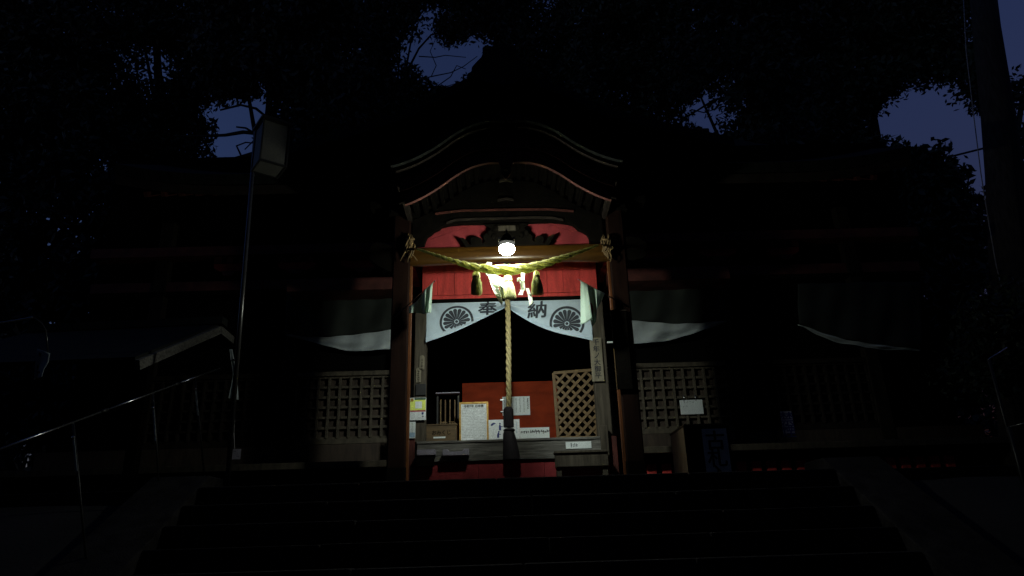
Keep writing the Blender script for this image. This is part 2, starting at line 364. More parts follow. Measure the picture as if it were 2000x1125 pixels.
# take the roll out: mean of left and right measurements
kr = [(1025, 238), (1060, 246), (1090, 262), (1125, 285), (1160, 303), (1190, 314), (1205, 319)]
halfr = sorted([(W(x, y, KY).x-kx0, W(x, y, KY).z) for x, y in kr]+[(0, half[0][1])])
def kz(x):
    a = abs(x-kx0); u = min(a, KW)
    return .5*(smooth_interp(u, half)+smooth_interp(u, halfr))-max(0, a-KW)*.2
def kband(name, d0, d1, y0, y1, m, wid=KW, ext=0, parent=hall):
    n = 40; up, lo = [], []
    for i in range(n+1):
        x = kx0-wid+2*wid*i/n; up.append((x, kz(x)-d0)); lo.append((x, kz(x)-d1))
    mb = MB()
    for i in range(n):
        (xa, za), (xb, zb) = up[i], up[i+1]; (_, wa), (_, wb) = lo[i], lo[i+1]
        mb.add([(xa, y0, wa), (xb, y0, wb), (xb, y1, wb), (xa, y1, wa), (xa, y0, za), (xb, y0, zb), (xb, y1, zb), (xa, y1, za)],
               [(0, 1, 5, 4), (3, 7, 6, 2), (4, 5, 6, 7), (0, 3, 2, 1)]+([(0, 4, 7, 3)] if i == 0 else [])+([(1, 2, 6, 5)] if i == n-1 else []))
    return mb.build(name, m, parent)
kr_ = kband('porch_roof', -.10, -.004, KY-.06, 9.9, 'roof', KW+.05)
kband('roof_edge_trim', 0, .045, KY, KY+.10, 'fascia', KW)
kband('porch_ceiling', 0.0, .05, KY+.103, 9.9, 'dark', KW)
kband('upper_bargeboard', .13, .29, KY+.06, KY+.115, 'barge', KW-.05)
kband('bargeboard_backing', .048, .40, KY+.118, KY+.16, 'dark', KW-.03)
kband('lower_bargeboard', .33, .47, KY+.12-.05, KY+.117, 'barge', KW-.10)
for s in (-1, 1):      # eave boards running back along the porch sides
    x = kx0+s*KW; z = kz(x)
    MB().box(min(x, x-s*.05), max(x, x-s*.05), KY+.104, 9.9, z-.16, z-.052).build('eave_board', 'fascia', hall)
for k in range(22):    # rafters under the porch eaves
    x = kx0-KW+.12+k*(2*KW-.24)/21
    MB().box(x-.025, x+.025, KY+.17, 9.8, kz(x)-.13, kz(x)-.055).build('rafter', 'dark', hall)
# hanging gable ornament in the middle of the bargeboards
gx = [(975, 292), (1001, 292), (1001, 318), (997, 326), (999, 333), (994, 341), (988, 347), (982, 341), (977, 333), (979, 326), (975, 318)]
g = MB().prism([(W(x, y, KY).x, W(x, y, KY).z) for x, y in gx], KY+.02, KY+.065).build('gable_pendant', 'barge', hall, bevel=.01)
c = W(988, 331, KY); MB().lathe((c.x, KY+.01, c.z), [(.005, -.02), (.03, -.01), (.03, .01), (.005, .02)], 10).build('boss', 'fascia', g)
# arched panel closing the porch front above the beam
edge = [(806, 482), (829, 480), (832, 470), (835, 463), (842, 459), (846, 455), (850, 452), (858, 449), (863, 444), (872, 442), (880, 440), (905, 438), (985, 437),
        (1075, 434), (1092, 435), (1108, 437), (1118, 440), (1124, 444), (1128, 449), (1138, 453), (1146, 458), (1150, 465), (1151, 474), (1178, 473)]
low = [(W(x, y, 8.2).x, W(x, y, 8.2).z) for x, y in edge]
x0, x1 = low[0][0], low[-1][0]
top = [(x1-(x1-x0)*i/24, kz(x1-(x1-x0)*i/24)-.14) for i in range(25)]
MB().prism(low+top, 8.16, 8.24).build('arched_panel', 'dark', hall)
def strip(pts, wz, y0, y1, Y, name, m):
    P = [(W(x, y, Y).x, W(x, y, Y).z) for x, y in pts]
    MB().prism([(x, z-wz/2) for x, z in P]+[(x, z+wz/2) for x, z in P[::-1]], y0, y1).build(name, m, hall)
strip([(872, 436), (890, 430), (930, 428), (985, 427), (1040, 425), (1080, 426), (1100, 430)], .022, 8.13, 8.158, 8.15, 'panel_moulding', 'fascia')
strip([(850, 418), (900, 412), (985, 410), (1070, 409), (1120, 413)], .02, 8.13, 8.158, 8.15, 'panel_moulding', 'barge')
strip([(975, 355), (988, 352), (1001, 355)], .03, 8.12, 8.158, 8.15, 'panel_boss', 'fascia')
strip([(972, 392), (988, 389), (1003, 391)], .022, 8.12, 8.158, 8.15, 'panel_boss', 'fascia')
# frog-leg strut on the beam, both halves carved with curls
fl = [(897, 464), (905, 465), (911, 469), (914, 474), (917, 478), (920, 477), (918, 471), (919, 465), (925, 463), (933, 463), (939, 465), (942, 470), (941, 475), (944, 475), (947, 471),
      (944, 466), (944, 460), (949, 456), (955, 455), (960, 450), (957, 445), (948, 441), (945, 438), (985, 437)]
fr = [(1025, 436), (1033, 437), (1027, 442), (1024, 446), (1030, 451), (1030, 455), (1036, 458), (1041, 462), (1039, 468), (1041, 471), (1044, 472), (1044, 466), (1049, 461), (1057, 460), (1062, 463),
      (1063, 469), (1060, 474), (1063, 475), (1066, 471), (1069, 464), (1075, 460), (1083, 457), (1082, 464), (1077, 470), (1074, 477)]
poly = [(W(x, y, 8.13).x, W(x, y, 8.13).z) for x, y in [(909, 481)]+fl+fr+[(1072, 478)]]
poly[0] = (poly[0][0], zBt+.002); poly[-1] = (poly[-1][0], zBt+.002)
st = MB().prism(poly, 8.118, 8.156).build('frog_leg_strut', 'dark', hall, bevel=.008)
bl = W(990, 446, 8.1); MB().box(bl.x-.11, bl.x+.11, 8.085, 8.116, bl.z-.03, bl.z+.03).build('bearing_block', 'greywood', hall)
for px_, py_ in ((965, 468), (958, 460), (1018, 465), (1028, 460), (970, 452), (1010, 450)):
    c = W(px_, py_, 8.2); MB().lathe((c.x, 8.105, c.z), [(.012, -.04), (.03, -.02), (.034, 0), (.028, .025), (.01, .04)], 8).build('carved_curl', 'dark', st)
# ---- red wall of the hall behind the porch
RY = 9.60                    # wall of the side bays
RC = 8.98                     # panel, inner posts and curtain of the middle bay
zLint = W(990, 583, RC).z; zT = W(990, 512, RC).z; zTc = W(990, 395, RC).z
wall = MB().box(-1.15, 1.20, RC+.03, RC+.09, zLint-.02, zTc).build('front_wall', 'darkred', hall)
zb1 = W(990, 574, RC).z; zb2 = W(990, 529, RC).z
cuts = [-1.19, -.98, -.75, -.49, -.25, .015, .27, .51, .73, .96, 1.19]
for a, b in zip(cuts, cuts[1:]):
    MB().box(a+.0015, b-.0015, RC+random.uniform(0, .004), RC+.029, zb1+.004, zb2-.004).build('plank', 'red', wall, bevel=.003)
MB().box(-1.19, 1.19, RC-.004, RC+.029, zLint, zb1-.004).build('wall_rail', 'red', wall)
MB().box(-1.19, 1.19, RC-.004, RC+.029, zb2+.002, zT+.05).build('wall_rail', 'red', wall)
UP = 8.262; zz = W(990, 484, UP).z; zTu = W(990, 400, UP).z                        # sloping boards of the gable above
upw = MB().box(-1.235, 1.235, UP+.0225, UP+.04, zz-.02, zTu).build('upper_wall', 'darkred', hall)
for s in (-1, 1):
    for j in range(9):
        z0 = zz+j*.15-.22; dz = .34
        xa, xb = s*1.22, s*.015
        P = [(xa, z0-dz*.9), (xb, z0+dz*.35), (xb, z0+1.0*.146+dz*.35), (xa, z0+1.0*.146-dz*.9)]
        P = [(x, min(max(z, zz), zTu)) for x, z in P]
        if P[2][1]-P[1][1] < .01 and P[3][1]-P[0][1] < .01: continue
        Q = []
        for p in P:
            if not Q or abs(p[0]-Q[-1][0])+abs(p[1]-Q[-1][1]) > 1e-4: Q.append(p)
        if len(Q) < 3: continue
        MB().prism(Q, UP+.004*(j % 2), UP+.022).build('gable_plank', 'redold', upw)
lint = MB().box(-1.22, 1.22, RC-.06, RC+.08, W(990, 589, RC).z-.01, zLint-.004).build('lintel', 'dark', hall, bevel=.006)
# inner posts
for s, (a, b) in ((-1, (812, 834)), (1, (1152, 1178))):
    xa = W(a, 630, RC).x; xb = W(b, 630, RC).x
    MB().cbox(xa, xb, RC-.08, RC+.1, W(1000, 857, RC-.12).z, zLint-.2 if False else W(990, 590, RC).z-.015, .008).build('inner_post', 'greywood', hall)
zTop = W(990, 395, RY).z; zTr = W(700, 542, RY).z
# interior: floor, back wall, side walls, ceiling
CF = 8.86
zF = W(1000, 857, CF).z
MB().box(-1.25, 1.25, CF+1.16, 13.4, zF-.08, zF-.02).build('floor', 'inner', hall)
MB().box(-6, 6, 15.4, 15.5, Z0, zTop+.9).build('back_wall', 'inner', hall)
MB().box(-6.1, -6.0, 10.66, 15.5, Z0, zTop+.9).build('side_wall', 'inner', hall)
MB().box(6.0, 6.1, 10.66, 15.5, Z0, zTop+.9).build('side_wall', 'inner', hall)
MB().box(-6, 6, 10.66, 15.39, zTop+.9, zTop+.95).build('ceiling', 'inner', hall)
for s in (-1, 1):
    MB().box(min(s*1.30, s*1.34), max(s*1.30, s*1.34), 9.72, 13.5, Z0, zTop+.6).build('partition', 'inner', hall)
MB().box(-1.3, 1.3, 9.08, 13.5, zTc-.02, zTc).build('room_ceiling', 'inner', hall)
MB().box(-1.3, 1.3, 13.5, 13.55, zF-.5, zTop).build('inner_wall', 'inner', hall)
# counter, under-floor panel
cz0, cz1 = W(1000, 893, CF).z, zF
xl, xr = W(813, 872, CF).x, W(1182, 872, CF).x
cnt = MB().box(xl, xr, CF, CF+1.15, cz1-.03, cz1).build('counter', 'sill', hall, bevel=.006)
MB().box(xl+.01, xr-.01, CF+.012, CF+.06, cz0+.035, cz1-.032).build('front_board', 'sill', cnt)
MB().box(xl-.02, xr+.02, CF-.005, CF+.10, cz0-.03, cz0+.032).build('front_rail', 'sill', cnt, bevel=.006)
MB().box(W(1172, 850, CF-.02).x, W(1187, 850, CF-.02).x, CF-.06, CF-.008, cz0-.02, W(1180, 832, CF-.02).z).build('end_post', 'greywood', hall, bevel=.006)
nb = 6
for i in range(nb):
    a = xl-.05+(xr-xl+.1)*i/nb; b = xl-.05+(xr-xl+.1)*(i+1)/nb
    MB().box(a+.002, b-.002, CF+.03, CF+.06, Z0, cz0-.034).build('underfloor_plank', 'redold', hall)
# side bays: posts, red tie rail, brackets, shutters, veranda
for s in (-1, 1):
    for x in (3.06, 5.02):
        MB().cbox(s*x-.1, s*x+.1, RY-.12, RY+.08, Z0+.3, zTr+.9, .012).build('wall_post', 'dimshutter', hall)
    rz0, rz1 = (W(700, 566, RY).z, W(700, 542, RY).z) if s < 0 else (W(1300, 547, RY).z, W(1300, 522, RY).z)
    xa, xb = sorted((s*1.36, s*6.0))
    for xi, xo, mm, yf in ((1.36, 3.05, 'barge', 9.05), (3.054, 6.0, 'darkred', RY-.10)):  # dark red of the outer rail stands in for light fall-off
        xq, xp = sorted((s*xi, s*xo)); za_, zb_ = [W(700 if s < 0 else 1300, q_, yf).z for q_ in ((566, 542) if s < 0 else (547, 522))]
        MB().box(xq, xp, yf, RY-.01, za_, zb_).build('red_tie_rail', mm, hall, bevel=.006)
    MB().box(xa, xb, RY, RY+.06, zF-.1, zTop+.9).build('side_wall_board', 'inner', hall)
    MB().box(xa, xb, RY-.13, RY-.005, rz0-.07, rz0-.004).build('nageshi_rail', 'dark', hall)
    for x, sc in ((2.08, .92), (3.06, .74), (4.02, .64)):      # stepped boat-shaped bracket arms
        c = s*x; z = rz1+.004
        MB().prism([(c-.10*sc, z), (c+.10*sc, z), (c+.16*sc, z+.07), (c-.16*sc, z+.07)], RY-.2, RY-.02).build('bearing_block', 'darkred', hall)
        MB().prism([(c-.2*sc, z+.074), (c+.2*sc, z+.074), (c+.36*sc, z+.13), (c+.38*sc, z+.2), (c-.38*sc, z+.2), (c-.36*sc, z+.13)], RY-.16, RY-.03).build('bracket_arm', 'redbeam', hall, bevel=.008)
        for d in (-.28, 0, .28):
            MB().box(c+d*sc-.07*sc, c+d*sc+.07*sc, RY-.19, RY-.02, z+.204, z+.29).build('small_block', 'darkred', hall)
    MB().box(xa, xb, RY-.25, RY-.02, rz1+.30, rz1+.44).build('upper_tie_rail', 'darkred', hall)
# lattice shutters
def shutter(xa, xb, za, zb, pitch, n_h, mb_='shutter', ml='lattice'):
    Y = RY-.02
    sh = MB().box(xa, xb, Y-.02, Y, za, zb).build('lattice_shutter', mb_, hall)
    wv = .033; n = int((xb-xa)/pitch)
    f = MB().box(xa-wv/2, xa+wv/2, Y-.075, Y-.022, za, zb).build('bar', ml, sh, bevel=.004)
    copies(f, [(i*(xb-xa)/n, 0, 0) for i in range(1, n+1)])
    h = MB().box(xa, xb, Y-.062, Y-.021, za-wv/2, za+wv/2).build('cross_bar', ml, sh)
    copies(h, [(0, 0, i*(zb-za)/n_h) for i in range(1, n_h+1)])
    for z in (za-.05, zb+.045): MB().box(xa-.02, xb+.02, Y-.09, Y, z-.03, z+.03).build('frame_rail', ml, sh)
lz0, lz1 = W(680, 856, RY-.05).z, W(700, 737, RY-.05).z
rz0, rz1 = W(1300, 836, RY-.05).z, W(1250, 722, RY-.05).z
shutter(-2.94, -1.48, lz0, lz1, .141, 6); shutter(-4.92, -3.20, lz0, lz1, .141, 6, 'dimshutter', 'dimshutter')
shutter(1.34, 2.94, rz0, rz1, .141, 6); shutter(3.20, 4.92, rz0, rz1, .141, 6, 'dimshutter', 'dimshutter')
vz = {-1: W(690, 906, 8.85).z, 1: W(1262, 878, 8.85).z}
vzz = (vz[-1]+vz[1])/2
for s in (-1, 1):
    xa, xb = sorted((s*1.5, s*6.3))
    v = MB().box(xa, xb, 8.85, 8.93, vz[s]-.045, vz[s]+.035).build('veranda_edge', 'lattice', hall, bevel=.005)
    nb = 6
    for i in range(nb):
        MB().box(xa, xb, 8.935+i*.11, 8.935+i*.11+.106, vz[s]-.02, vz[s]+.015-.001*(i % 2)).build('veranda_board', 'greywood', v)
    MB().box(xa, xb, RY-.11, RY-.005, vz[s]+.02, (lz0 if s < 0 else rz0)-.085).build('skirting_board', 'shutter', hall)
    for i in range(22):
        x = s*(1.52+i*.188)
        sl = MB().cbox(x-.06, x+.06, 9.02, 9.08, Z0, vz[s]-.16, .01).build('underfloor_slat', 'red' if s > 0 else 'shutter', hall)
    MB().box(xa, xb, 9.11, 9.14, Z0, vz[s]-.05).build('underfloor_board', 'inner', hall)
    MB().box(xa, xb, 9.0, 9.10, vz[s]-.155, vz[s]-.05).build('underfloor_rail', 'dark', hall)
    # low veranda end post beside the porch steps
    x = W(803 if s < 0 else 1199, 880, 8.9).x
    MB().cbox(x-.045, x+.045, 8.87, 8.95, Z0, W(803 if s < 0 else 1196, 852, 8.9).z, .008).build('end_post', 'darkred', hall)
# ---- big gable over the porch and the main roof
GY = 8.75
gL = [(795, 213), (830, 192), (870, 172), (905, 157), (925, 142), (945, 128), (985, 112)]
gR = [(1175, 190), (1140, 176), (1100, 158), (1060, 140), (1020, 125)]
gh = sorted([(abs(W(x, y, GY).x-kx0), W(x, y, GY).z) for x, y in gL])
gz0 = gh[0][1]
gh += [(3.1, W(1350, 262, 9.6).z-.55), (4.2, W(1350, 262, 9.6).z-.75)]
def gz(a): return smooth_interp(a, gh)
def gable_band(name, d0, d1, y0, y1, m, wid):
    n = 36; mb = MB()
    for i in range(n):
        xa, xb = -wid+2*wid*i/n, -wid+2*wid*(i+1)/n
        za, zb = gz(abs(xa)), gz(abs(xb)); xa += kx0; xb += kx0
        mb.add([(xa, y0, za-d1), (xb, y0, zb-d1), (xb, y1, zb-d1), (xa, y1, za-d1), (xa, y0, za-d0), (xb, y0, zb-d0), (xb, y1, zb-d0), (xa, y1, za-d0)],
               [(0, 1, 5, 4), (3, 7, 6, 2), (4, 5, 6, 7), (0, 3, 2, 1)]+([(0, 4, 7, 3)] if i == 0 else [])+([(1, 2, 6, 5)] if i == n-1 else []))
    return mb.build(name, m, hall)
gable_band('gable_roof', 0, .16, GY, 13.2, 'roof', 3.3)
gable_band('gable_bargeboard', .163, .42, GY+.12, GY+.20, 'dark', 3.0)
n = 30; P = [(kx0-2.2+4.4*i/n, gz(abs(-2.2+4.4*i/n))-.3) for i in range(n+1)]
MB().prism([(kx0-2.2, zTop-.1)]+P+[(kx0+2.2, zTop-.1)], GY+.5, GY+.56).build('gable_wall', 'dark', hall)
# ridge and its end tile
rg = MB().box(kx0-.17, kx0+.17, GY-.02, 13.2, gz0-.02, gz0+.16).build('ridge', 'roof', hall, bevel=.03)
on = [(912, 158), (913, 150), (921, 146), (922, 137), (931, 127), (940, 118), (944, 108), (942, 100), (949, 95), (962, 97), (972, 93), (990, 92), (1004, 96), (1008, 104), (1010, 116),
      (1020, 124), (1028, 132), (1030, 142), (1042, 146), (1044, 156), (1000, 172), (960, 172)]
MB().prism([(W(x, y, GY-.05).x, W(x, y, GY-.05).z) for x, y in on], GY-.14, GY-.03).build('ridge_end_tile', 'roof', hall, bevel=.02)
# main roof: front slope from the high ridge down to the eaves, with a slight sag
mrz = W(1390, 262, 13.2).z; mez = W(700, 352, 9.15).z
def mr(u, v):
    xl, xr = -5.7+2.5*v, 6.0-1.6*v
    x = xl+(xr-xl)*u; y = 9.05+(13.2-9.05)*v; c = max(0, abs(2*u-1)-.7)/.3
    return (x, y, mez+(mrz-mez)*(.72*v+.28*v*v)+.22*c**2*(1-v))
def rr(u, v):
    x, y, z = mr(u, v); return (x, 26.4-y, z)
MB().grid(mr, 40, 10).build('main_roof', 'roof', hall, thick=.16)
MB().grid(rr, 40, 10).build('rear_roof', 'roof', hall, thick=.16)
for u in (0, 1): MB().grid(lambda a, v: tuple(Vector(mr(u, v)).lerp(Vector(rr(u, v)), a)), 12, 10).build('hip_slope', 'roof', hall, thick=.14)
MB().box(-3.25, 4.45, 13.0, 13.4, mrz-.3, mrz+.04).build('main_ridge', 'roof', hall, bevel=.03)
MB().grid(lambda u, v: (mr(u, 0)[0]*.995, 9.07+.05*v, mr(u, 0)[2]-.09-.12*v), 40, 1).build('eave_fascia', 'fascia', hall, thick=.04)
for i in range(44):
    x = -5.3+i*10.8/43
    if abs(x-kx0) < KW+.05: continue
    MB().bar((x, 9.25, mez-.10), (x, 10.4, mez+.62), .06, .08).build('eave_rafter', 'darkred', hall)
# ================================================================== LAMP
lc = W(990, 487, 7.22)
lamp = thing('pendant_lamp', 'lit bulb under a black cap hanging in front of the porch beam', 'lamp', (lc.x, lc.y, lc.z))
n = 12; pr = [(.001, -.062)]+[(.090*math.sin(math.pi*(i/n)), -.062*math.cos(math.pi*i/n)) for i in range(1, 10)]
MB().lathe(lc, pr, 24).build('bulb', 'bulb', lamp, smooth=True)
hz = .035
MB().lathe(lc, [(.060, hz+.004), (.062, hz+.03), (.092, hz+.034), (.095, hz+.042), (.080, hz+.075), (.055, hz+.095), (.04, hz+.14), (.012, hz+.15)], 28).build('cap', 'soot', lamp, smooth=True)
ld = bpy.data.lights.new('reflector_light', 'SPOT'); ld.energy = 125; ld.color = (.90, 1.0, .93); ld.spot_size = math.radians(144); ld.spot_blend = 1.0; ld.shadow_soft_size = .04
lo = bpy.data.objects.new('reflector_light', ld); COL.objects.link(lo); lo.parent = lamp; lo.location = (0, -.01, -.085)
lo.rotation_euler = Vector((0, .5, -.87)).to_track_quat('-Z', 'Y').to_euler()
for s in (-1, 1):
    MB().tube([lc+Vector((s*.035, .03, hz+.10)), lc+Vector((s*.075, .05, hz+.12)), lc+Vector((s*.08, .06, hz+.065))], [.012, .022, .014], 8).build('porcelain_clip', 'ceramic', lamp, smooth=True)
MB().tube([lc+Vector((0, 0, hz+.13)), lc+Vector((0, .02, hz+.22)), lc+Vector((0, .2, hz+.26)), (lc.x, 8.15, lc.z+hz+.30)], .012, 6).build('bracket', 'black', lamp)
# ================================================================== STRAW ROPE, TASSELS, PAPER
sp = [(815, 486, 2.6), (850, 498, 3.6), (890, 511, 5.2), (925, 521, 7.5), (960, 526, 9.6), (990, 527, 10.6), (1020, 525, 9.8), (1055, 518, 8.6), (1095, 505, 6.4), (1135, 491, 3.8), (1168, 479, 2.4)]
def rope_pt(t):
    x = 815+353*t
    py = smooth_interp(x, [(a, b) for a, b, _ in sp]); r = smooth_interp(x, [(a, c) for a, _, c in sp])
    Y = 8.03-.82*max(0, math.sin(math.pi*t))**.55
    return W(x, py, Y), r*.00073*Y
base = W(990, 527, 7.2)
rope = thing('straw_rope', 'thick twisted straw rope sagging across the porch under the lamp', 'sacred rope', base)
def twisted(path, turns, strands, fat, n, parent, m, name='strand', nn=9):
    for k in range(strands):
        pts, rad = [], []
        for i in range(n+1):
            t = i/n; c, r = path(t); c2, _ = path(min(1, t+.002)); c1, _ = path(max(0, t-.002)); d = (c2-c1).normalized()
            a = Vector((0, 1, 0)) if abs(d.y) < .8 else Vector((1, 0, 0)); a = (a-d*a.dot(d)).normalized(); b = d.cross(a)
            ph = 2*math.pi*(turns(t)+k/strands)
            wob = 1+.06*math.sin(37*t+5*k)
            pts.append(c+(a*math.cos(ph)+b*math.sin(ph))*r*.50*wob); rad.append(r*fat)
        MB().tube(pts, rad, nn).build(name, m, parent, smooth=True)
twisted(rope_pt, lambda t: 7.5*t+1.2*math.sin(2*math.pi*t)*.6, 3, .60, 220, rope, 'straw')
mb = MB()
for i in range(320):            # loose straw ends sticking out of the twist
    t = min(.97, max(.03, random.gauss(.5, .2))); c, r = rope_pt(t); a = random.uniform(0, 2*math.pi)
    d = Vector((random.gauss(.5, .5), math.cos(a)*.8, math.sin(a))).normalized()
    p = c+Vector((0, math.cos(a), math.sin(a)))*r*.85; L = r*random.uniform(.2, .75)
    mb.tube([p, p+d*L*.6, p+d*L+Vector((0, 0, -.1*L))], [.0016, .0014, .0006], 3, cap=False)
tag(mb.build('loose_straw', 'straw', rope), kind='stuff')
def tassel(pxc, pyt, hw, pyn, hw2, pyb, Y, label):
    top = W(pxc, pyt, Y); nk = W(pxc, pyn, Y); bt = W(pxc+ (hw2[0]+hw2[1])/2, pyb, Y); k = .0054
    t = thing('straw_tassel', label, 'tassel', bt, 'straw tassels hanging from the rope')
    h = top.z-nk.z
    MB().lathe((nk.x, Y, nk.z), [(hw*k*.85, 0), (hw*k*1.02, h*.2), (hw*k, h*.6), (hw*k*.75, h*.95), (.012, h)], 14).build('head', 'straw', t, smooth=True)
    MB().lathe((nk.x, Y, nk.z), [(hw*k*.92, -.012), (hw*k*1.08, -.004), (hw*k*1.08, .006), (hw*k*.92, .012)], 14).build('tie_cord', 'hemp', t, smooth=True)
    hang = MB().tube([(nk.x, Y, top.z-.005), (nk.x, Y+.005, top.z+.05)], .006, 5).build('hanging_cord', 'hemp', t)
    mb = MB(); L = nk.z-bt.z
    for i in range(240):
        a = random.uniform(0, 2*math.pi); q = math.sqrt(random.uniform(.15, 1)); r0 = hw*k*.85*q; ca, sa = math.cos(a), math.sin(a)
        ex = (hw2[1] if ca > 0 else -hw2[0])*k*q; dz = random.uniform(.88, 1.03)*L
        p0 = Vector((nk.x+ca*r0, Y+sa*r0, nk.z)); p2 = Vector((nk.x+ca*ex*1.0+random.gauss(0, .004), Y+sa*ex*.9, nk.z-dz))
        p1 = p0.lerp(p2, .45)+Vector((ca*.012*q, sa*.012*q, 0))
        mb.tube([p0, p1, p2], [.0035, .0035, .0022], 4, cap=False)
    tag(mb.build('straws', 'straw', t), kind='stuff')
tassel(930, 531, 8, 541, (-11, 12), 575, 7.34, 'straw tassel hanging left of the paper streamers, furthest from the right flag')
tassel(992, 539, 9, 549, (-9, 15), 583, 7.41, 'middle straw tassel straight below the lamp, brightest of the tassels')
tassel(1048, 530, 6.5, 540, (-12, 12), 576, 7.34, 'straw tassel hanging right of the paper streamers, toward the right flag')
def paper_strip(quads, label):
    pts = [W(*p) for q in quads for p in q]
    t = thing('paper_streamer', label, 'paper streamer', min(pts, key=lambda p: p.z), 'zigzag papers hung on the rope')
    for q in quads:
        a, b, c, d = [W(p[0], p[1], p[2]-.47) for p in q]
        MB().grid(lambda u, v: tuple((a.lerp(b, u)).lerp(d.lerp(c, u), v)+Vector((0, .006*math.sin(u*3.1)*math.sin(v*3), 0))), 4, 4).build('fold', 'shide', t, thick=.0012)
paper_strip([[(951, 512, 7.84), (961, 513, 7.83), (958, 532, 7.80), (949, 536, 7.82)],
             [(949, 536, 7.82), (958, 531, 7.80), (986, 546, 7.88), (984, 562, 7.85)],
             [(954, 542, 7.84), (966, 548, 7.90), (976, 560, 7.90), (963, 566, 7.86)],
             [(963, 566, 7.86), (973, 562, 7.82), (980, 579, 7.80), (969, 580, 7.84)],
             [(975, 555, 7.90), (987, 560, 7.89), (986, 583, 7.92), (978, 580, 7.92)],
             [(966, 574, 7.85), (977, 574, 7.79), (982, 590, 7.80), (980, 597, 7.81)]],
            'large white zigzag paper hung on the rope left of the middle tassel')
paper_strip([[(1018, 530, 7.84), (1025, 529, 7.84), (1024, 547, 7.84), (1018, 549, 7.84)],
             [(1010, 543, 7.80), (1018, 541, 7.82), (1018, 548, 7.84), (1010, 550, 7.82)],
             [(1015, 548, 7.84), (1024, 547, 7.90), (1026, 567, 7.90), (1019, 569, 7.86)],
             [(1012, 576, 7.80), (1017, 566, 7.84), (1022, 567, 7.86), (1021, 576, 7.82)],
             [(1027, 563, 7.84), (1033, 563, 7.80), (1037, 574, 7.80), (1031, 576, 7.86)],
             [(1031, 574, 7.86), (1038, 573, 7.82), (1041, 591, 7.82), (1034, 597, 7.84)]],
            'narrow zigzag paper with small wings hung on the rope right of the middle tassel')
def knot(pxc, label, s):
    c = W(pxc, 490, 8.03); t = thing('straw_knot', label, 'straw knot', (c.x, 8.06, W(pxc, 512, 8.03).z), 'straw knots tied at the pillar tops')
    for i in range(15):
        pts = []; x0 = random.gauss(0, .03); ph = random.uniform(0, 6); top = W(pxc, random.uniform(455, 478), 8.03).z; bot = W(pxc, random.uniform(488, 514), 8.03).z
        for k in range(9):
            u = k/8; spread = .03+.045*u
            pts.append(Vector((c.x+x0*(.5+.9*u)+spread*.5*math.sin(ph+5*u), 8.05-.03*math.sin(math.pi*u)+.022*math.cos(ph+6*u), top+(bot-top)*u)))
        MB().tube(pts, [.007+.004*math.sin(3.1*k/8) for k in range(9)], 5).build('loop', 'straw2', t, smooth=True)
    MB().tube([(c.x-.05, 8.02, W(pxc, 468, 8.03).z), (c.x, 7.995, W(pxc, 470, 8.03).z), (c.x+.05, 8.02, W(pxc, 468, 8.03).z)], .014, 6).build('binding', 'straw2', t, smooth=True)
knot(801, 'tangled straw knot tied at the top of the left porch pillar', -1)
knot(1186, 'tangled straw knot tied at the top of the right porch pillar', 1)
# ================================================================== BELL ROPE
BY = 8.80
b0 = W(993, 897, BY)
bell = thing('bell_rope', 'thick twisted cream bell rope hanging down the middle of the porch', 'bell rope', b0)
pT = W(988, 470, BY); pB = W(993.5, 800, BY)
twisted(lambda t: (pT.lerp(pB, t)+Vector((.012*math.sin(3*t), 0, 0)), .0365), lambda t: -8.5*t, 3, .50, 260, bell, 'hemp', nn=9)
hz = [W(993, y, BY).z for y in (795, 800, 834, 838, 843, 848, 862, 898)]
hx = W(993.5, 830, BY).x
hd = MB().lathe((hx, BY, 0), [(.041, hz[0]), (.063, hz[1]), (.065, hz[2])], 8).build('grip', 'handle', bell)
MB().lathe((hx+.005, BY, 0), [(.061, hz[4]), (.072, (hz[4]+hz[3])/2-.008), (.072, (hz[4]+hz[3])/2+.008), (.061, hz[3])], 12).build('collar', 'handle', bell, smooth=True)
mb = MB(); n = 24
rings = [(hz[4], .063, 0), (hz[5], .074, 0), (hz[6], .083, .01), (hz[7], .104, .027)]
for zq, r, dx in rings:
    for j in range(n):
        a = 2*math.pi*j/n; rr = r*(1+(.07 if j % 2 else -.05)*(zq < hz[5]))
        mb.v.append((hx+dx+rr*math.cos(a), BY+rr*math.sin(a), zq))
for i in range(3):
    for j in range(n): mb.f.append((i*n+j, i*n+(j+1) % n, (i+1)*n+(j+1) % n, (i+1)*n+j))
mb.build('skirt', 'handle', bell, smooth=True)
# ================================================================== CURTAINS
CY = 8.94
def hem_y(px):
    if px <= 988: return smooth_interp(px, [(832, 672), (870, 658), (910, 641), (950, 622), (975, 608), (988, 599)])
    return smooth_interp(px, [(992, 600), (1005, 612), (1030, 629), (1060, 643), (1095, 654), (1125, 661), (1156, 668)])
def top_y(px): return 594-(px-838)*.026
tl = [(832, 672), (1156, 668)]
def px_of(x): return 1000+0  # replaced below
_pa, _pb = W(832, 620, CY).x, W(1156, 620, CY).x
def fold(px, v):
    """depth ripple of the hanging cloth; v=0 at the rod, 1 at the hem"""
    s = -1 if px < 990 else 1; q = min(1, abs(px-990)/150)
    r = .05*math.sin(9*v*(1-.35*q)+5*q)*(v**.7)*(1.15-.7*q)
    r += .014*math.sin(px*.055+v*3+(.0 if s < 0 else 1.7))*v
    r += .05*math.exp(-((q-.0)/.10)**2)*v
    if s < 0 and px < 880: r += .022*math.exp(-((px-838-55*v)/9)**2)*(1-v)
    return r
def cloth_pt(px, v):
    py = top_y(px)+(hem_y(px)-top_y(px))*v
    p = W(px, py, CY); return Vector((p.x, CY-.03+.8*fold(px, v)-.02*v, p.z))
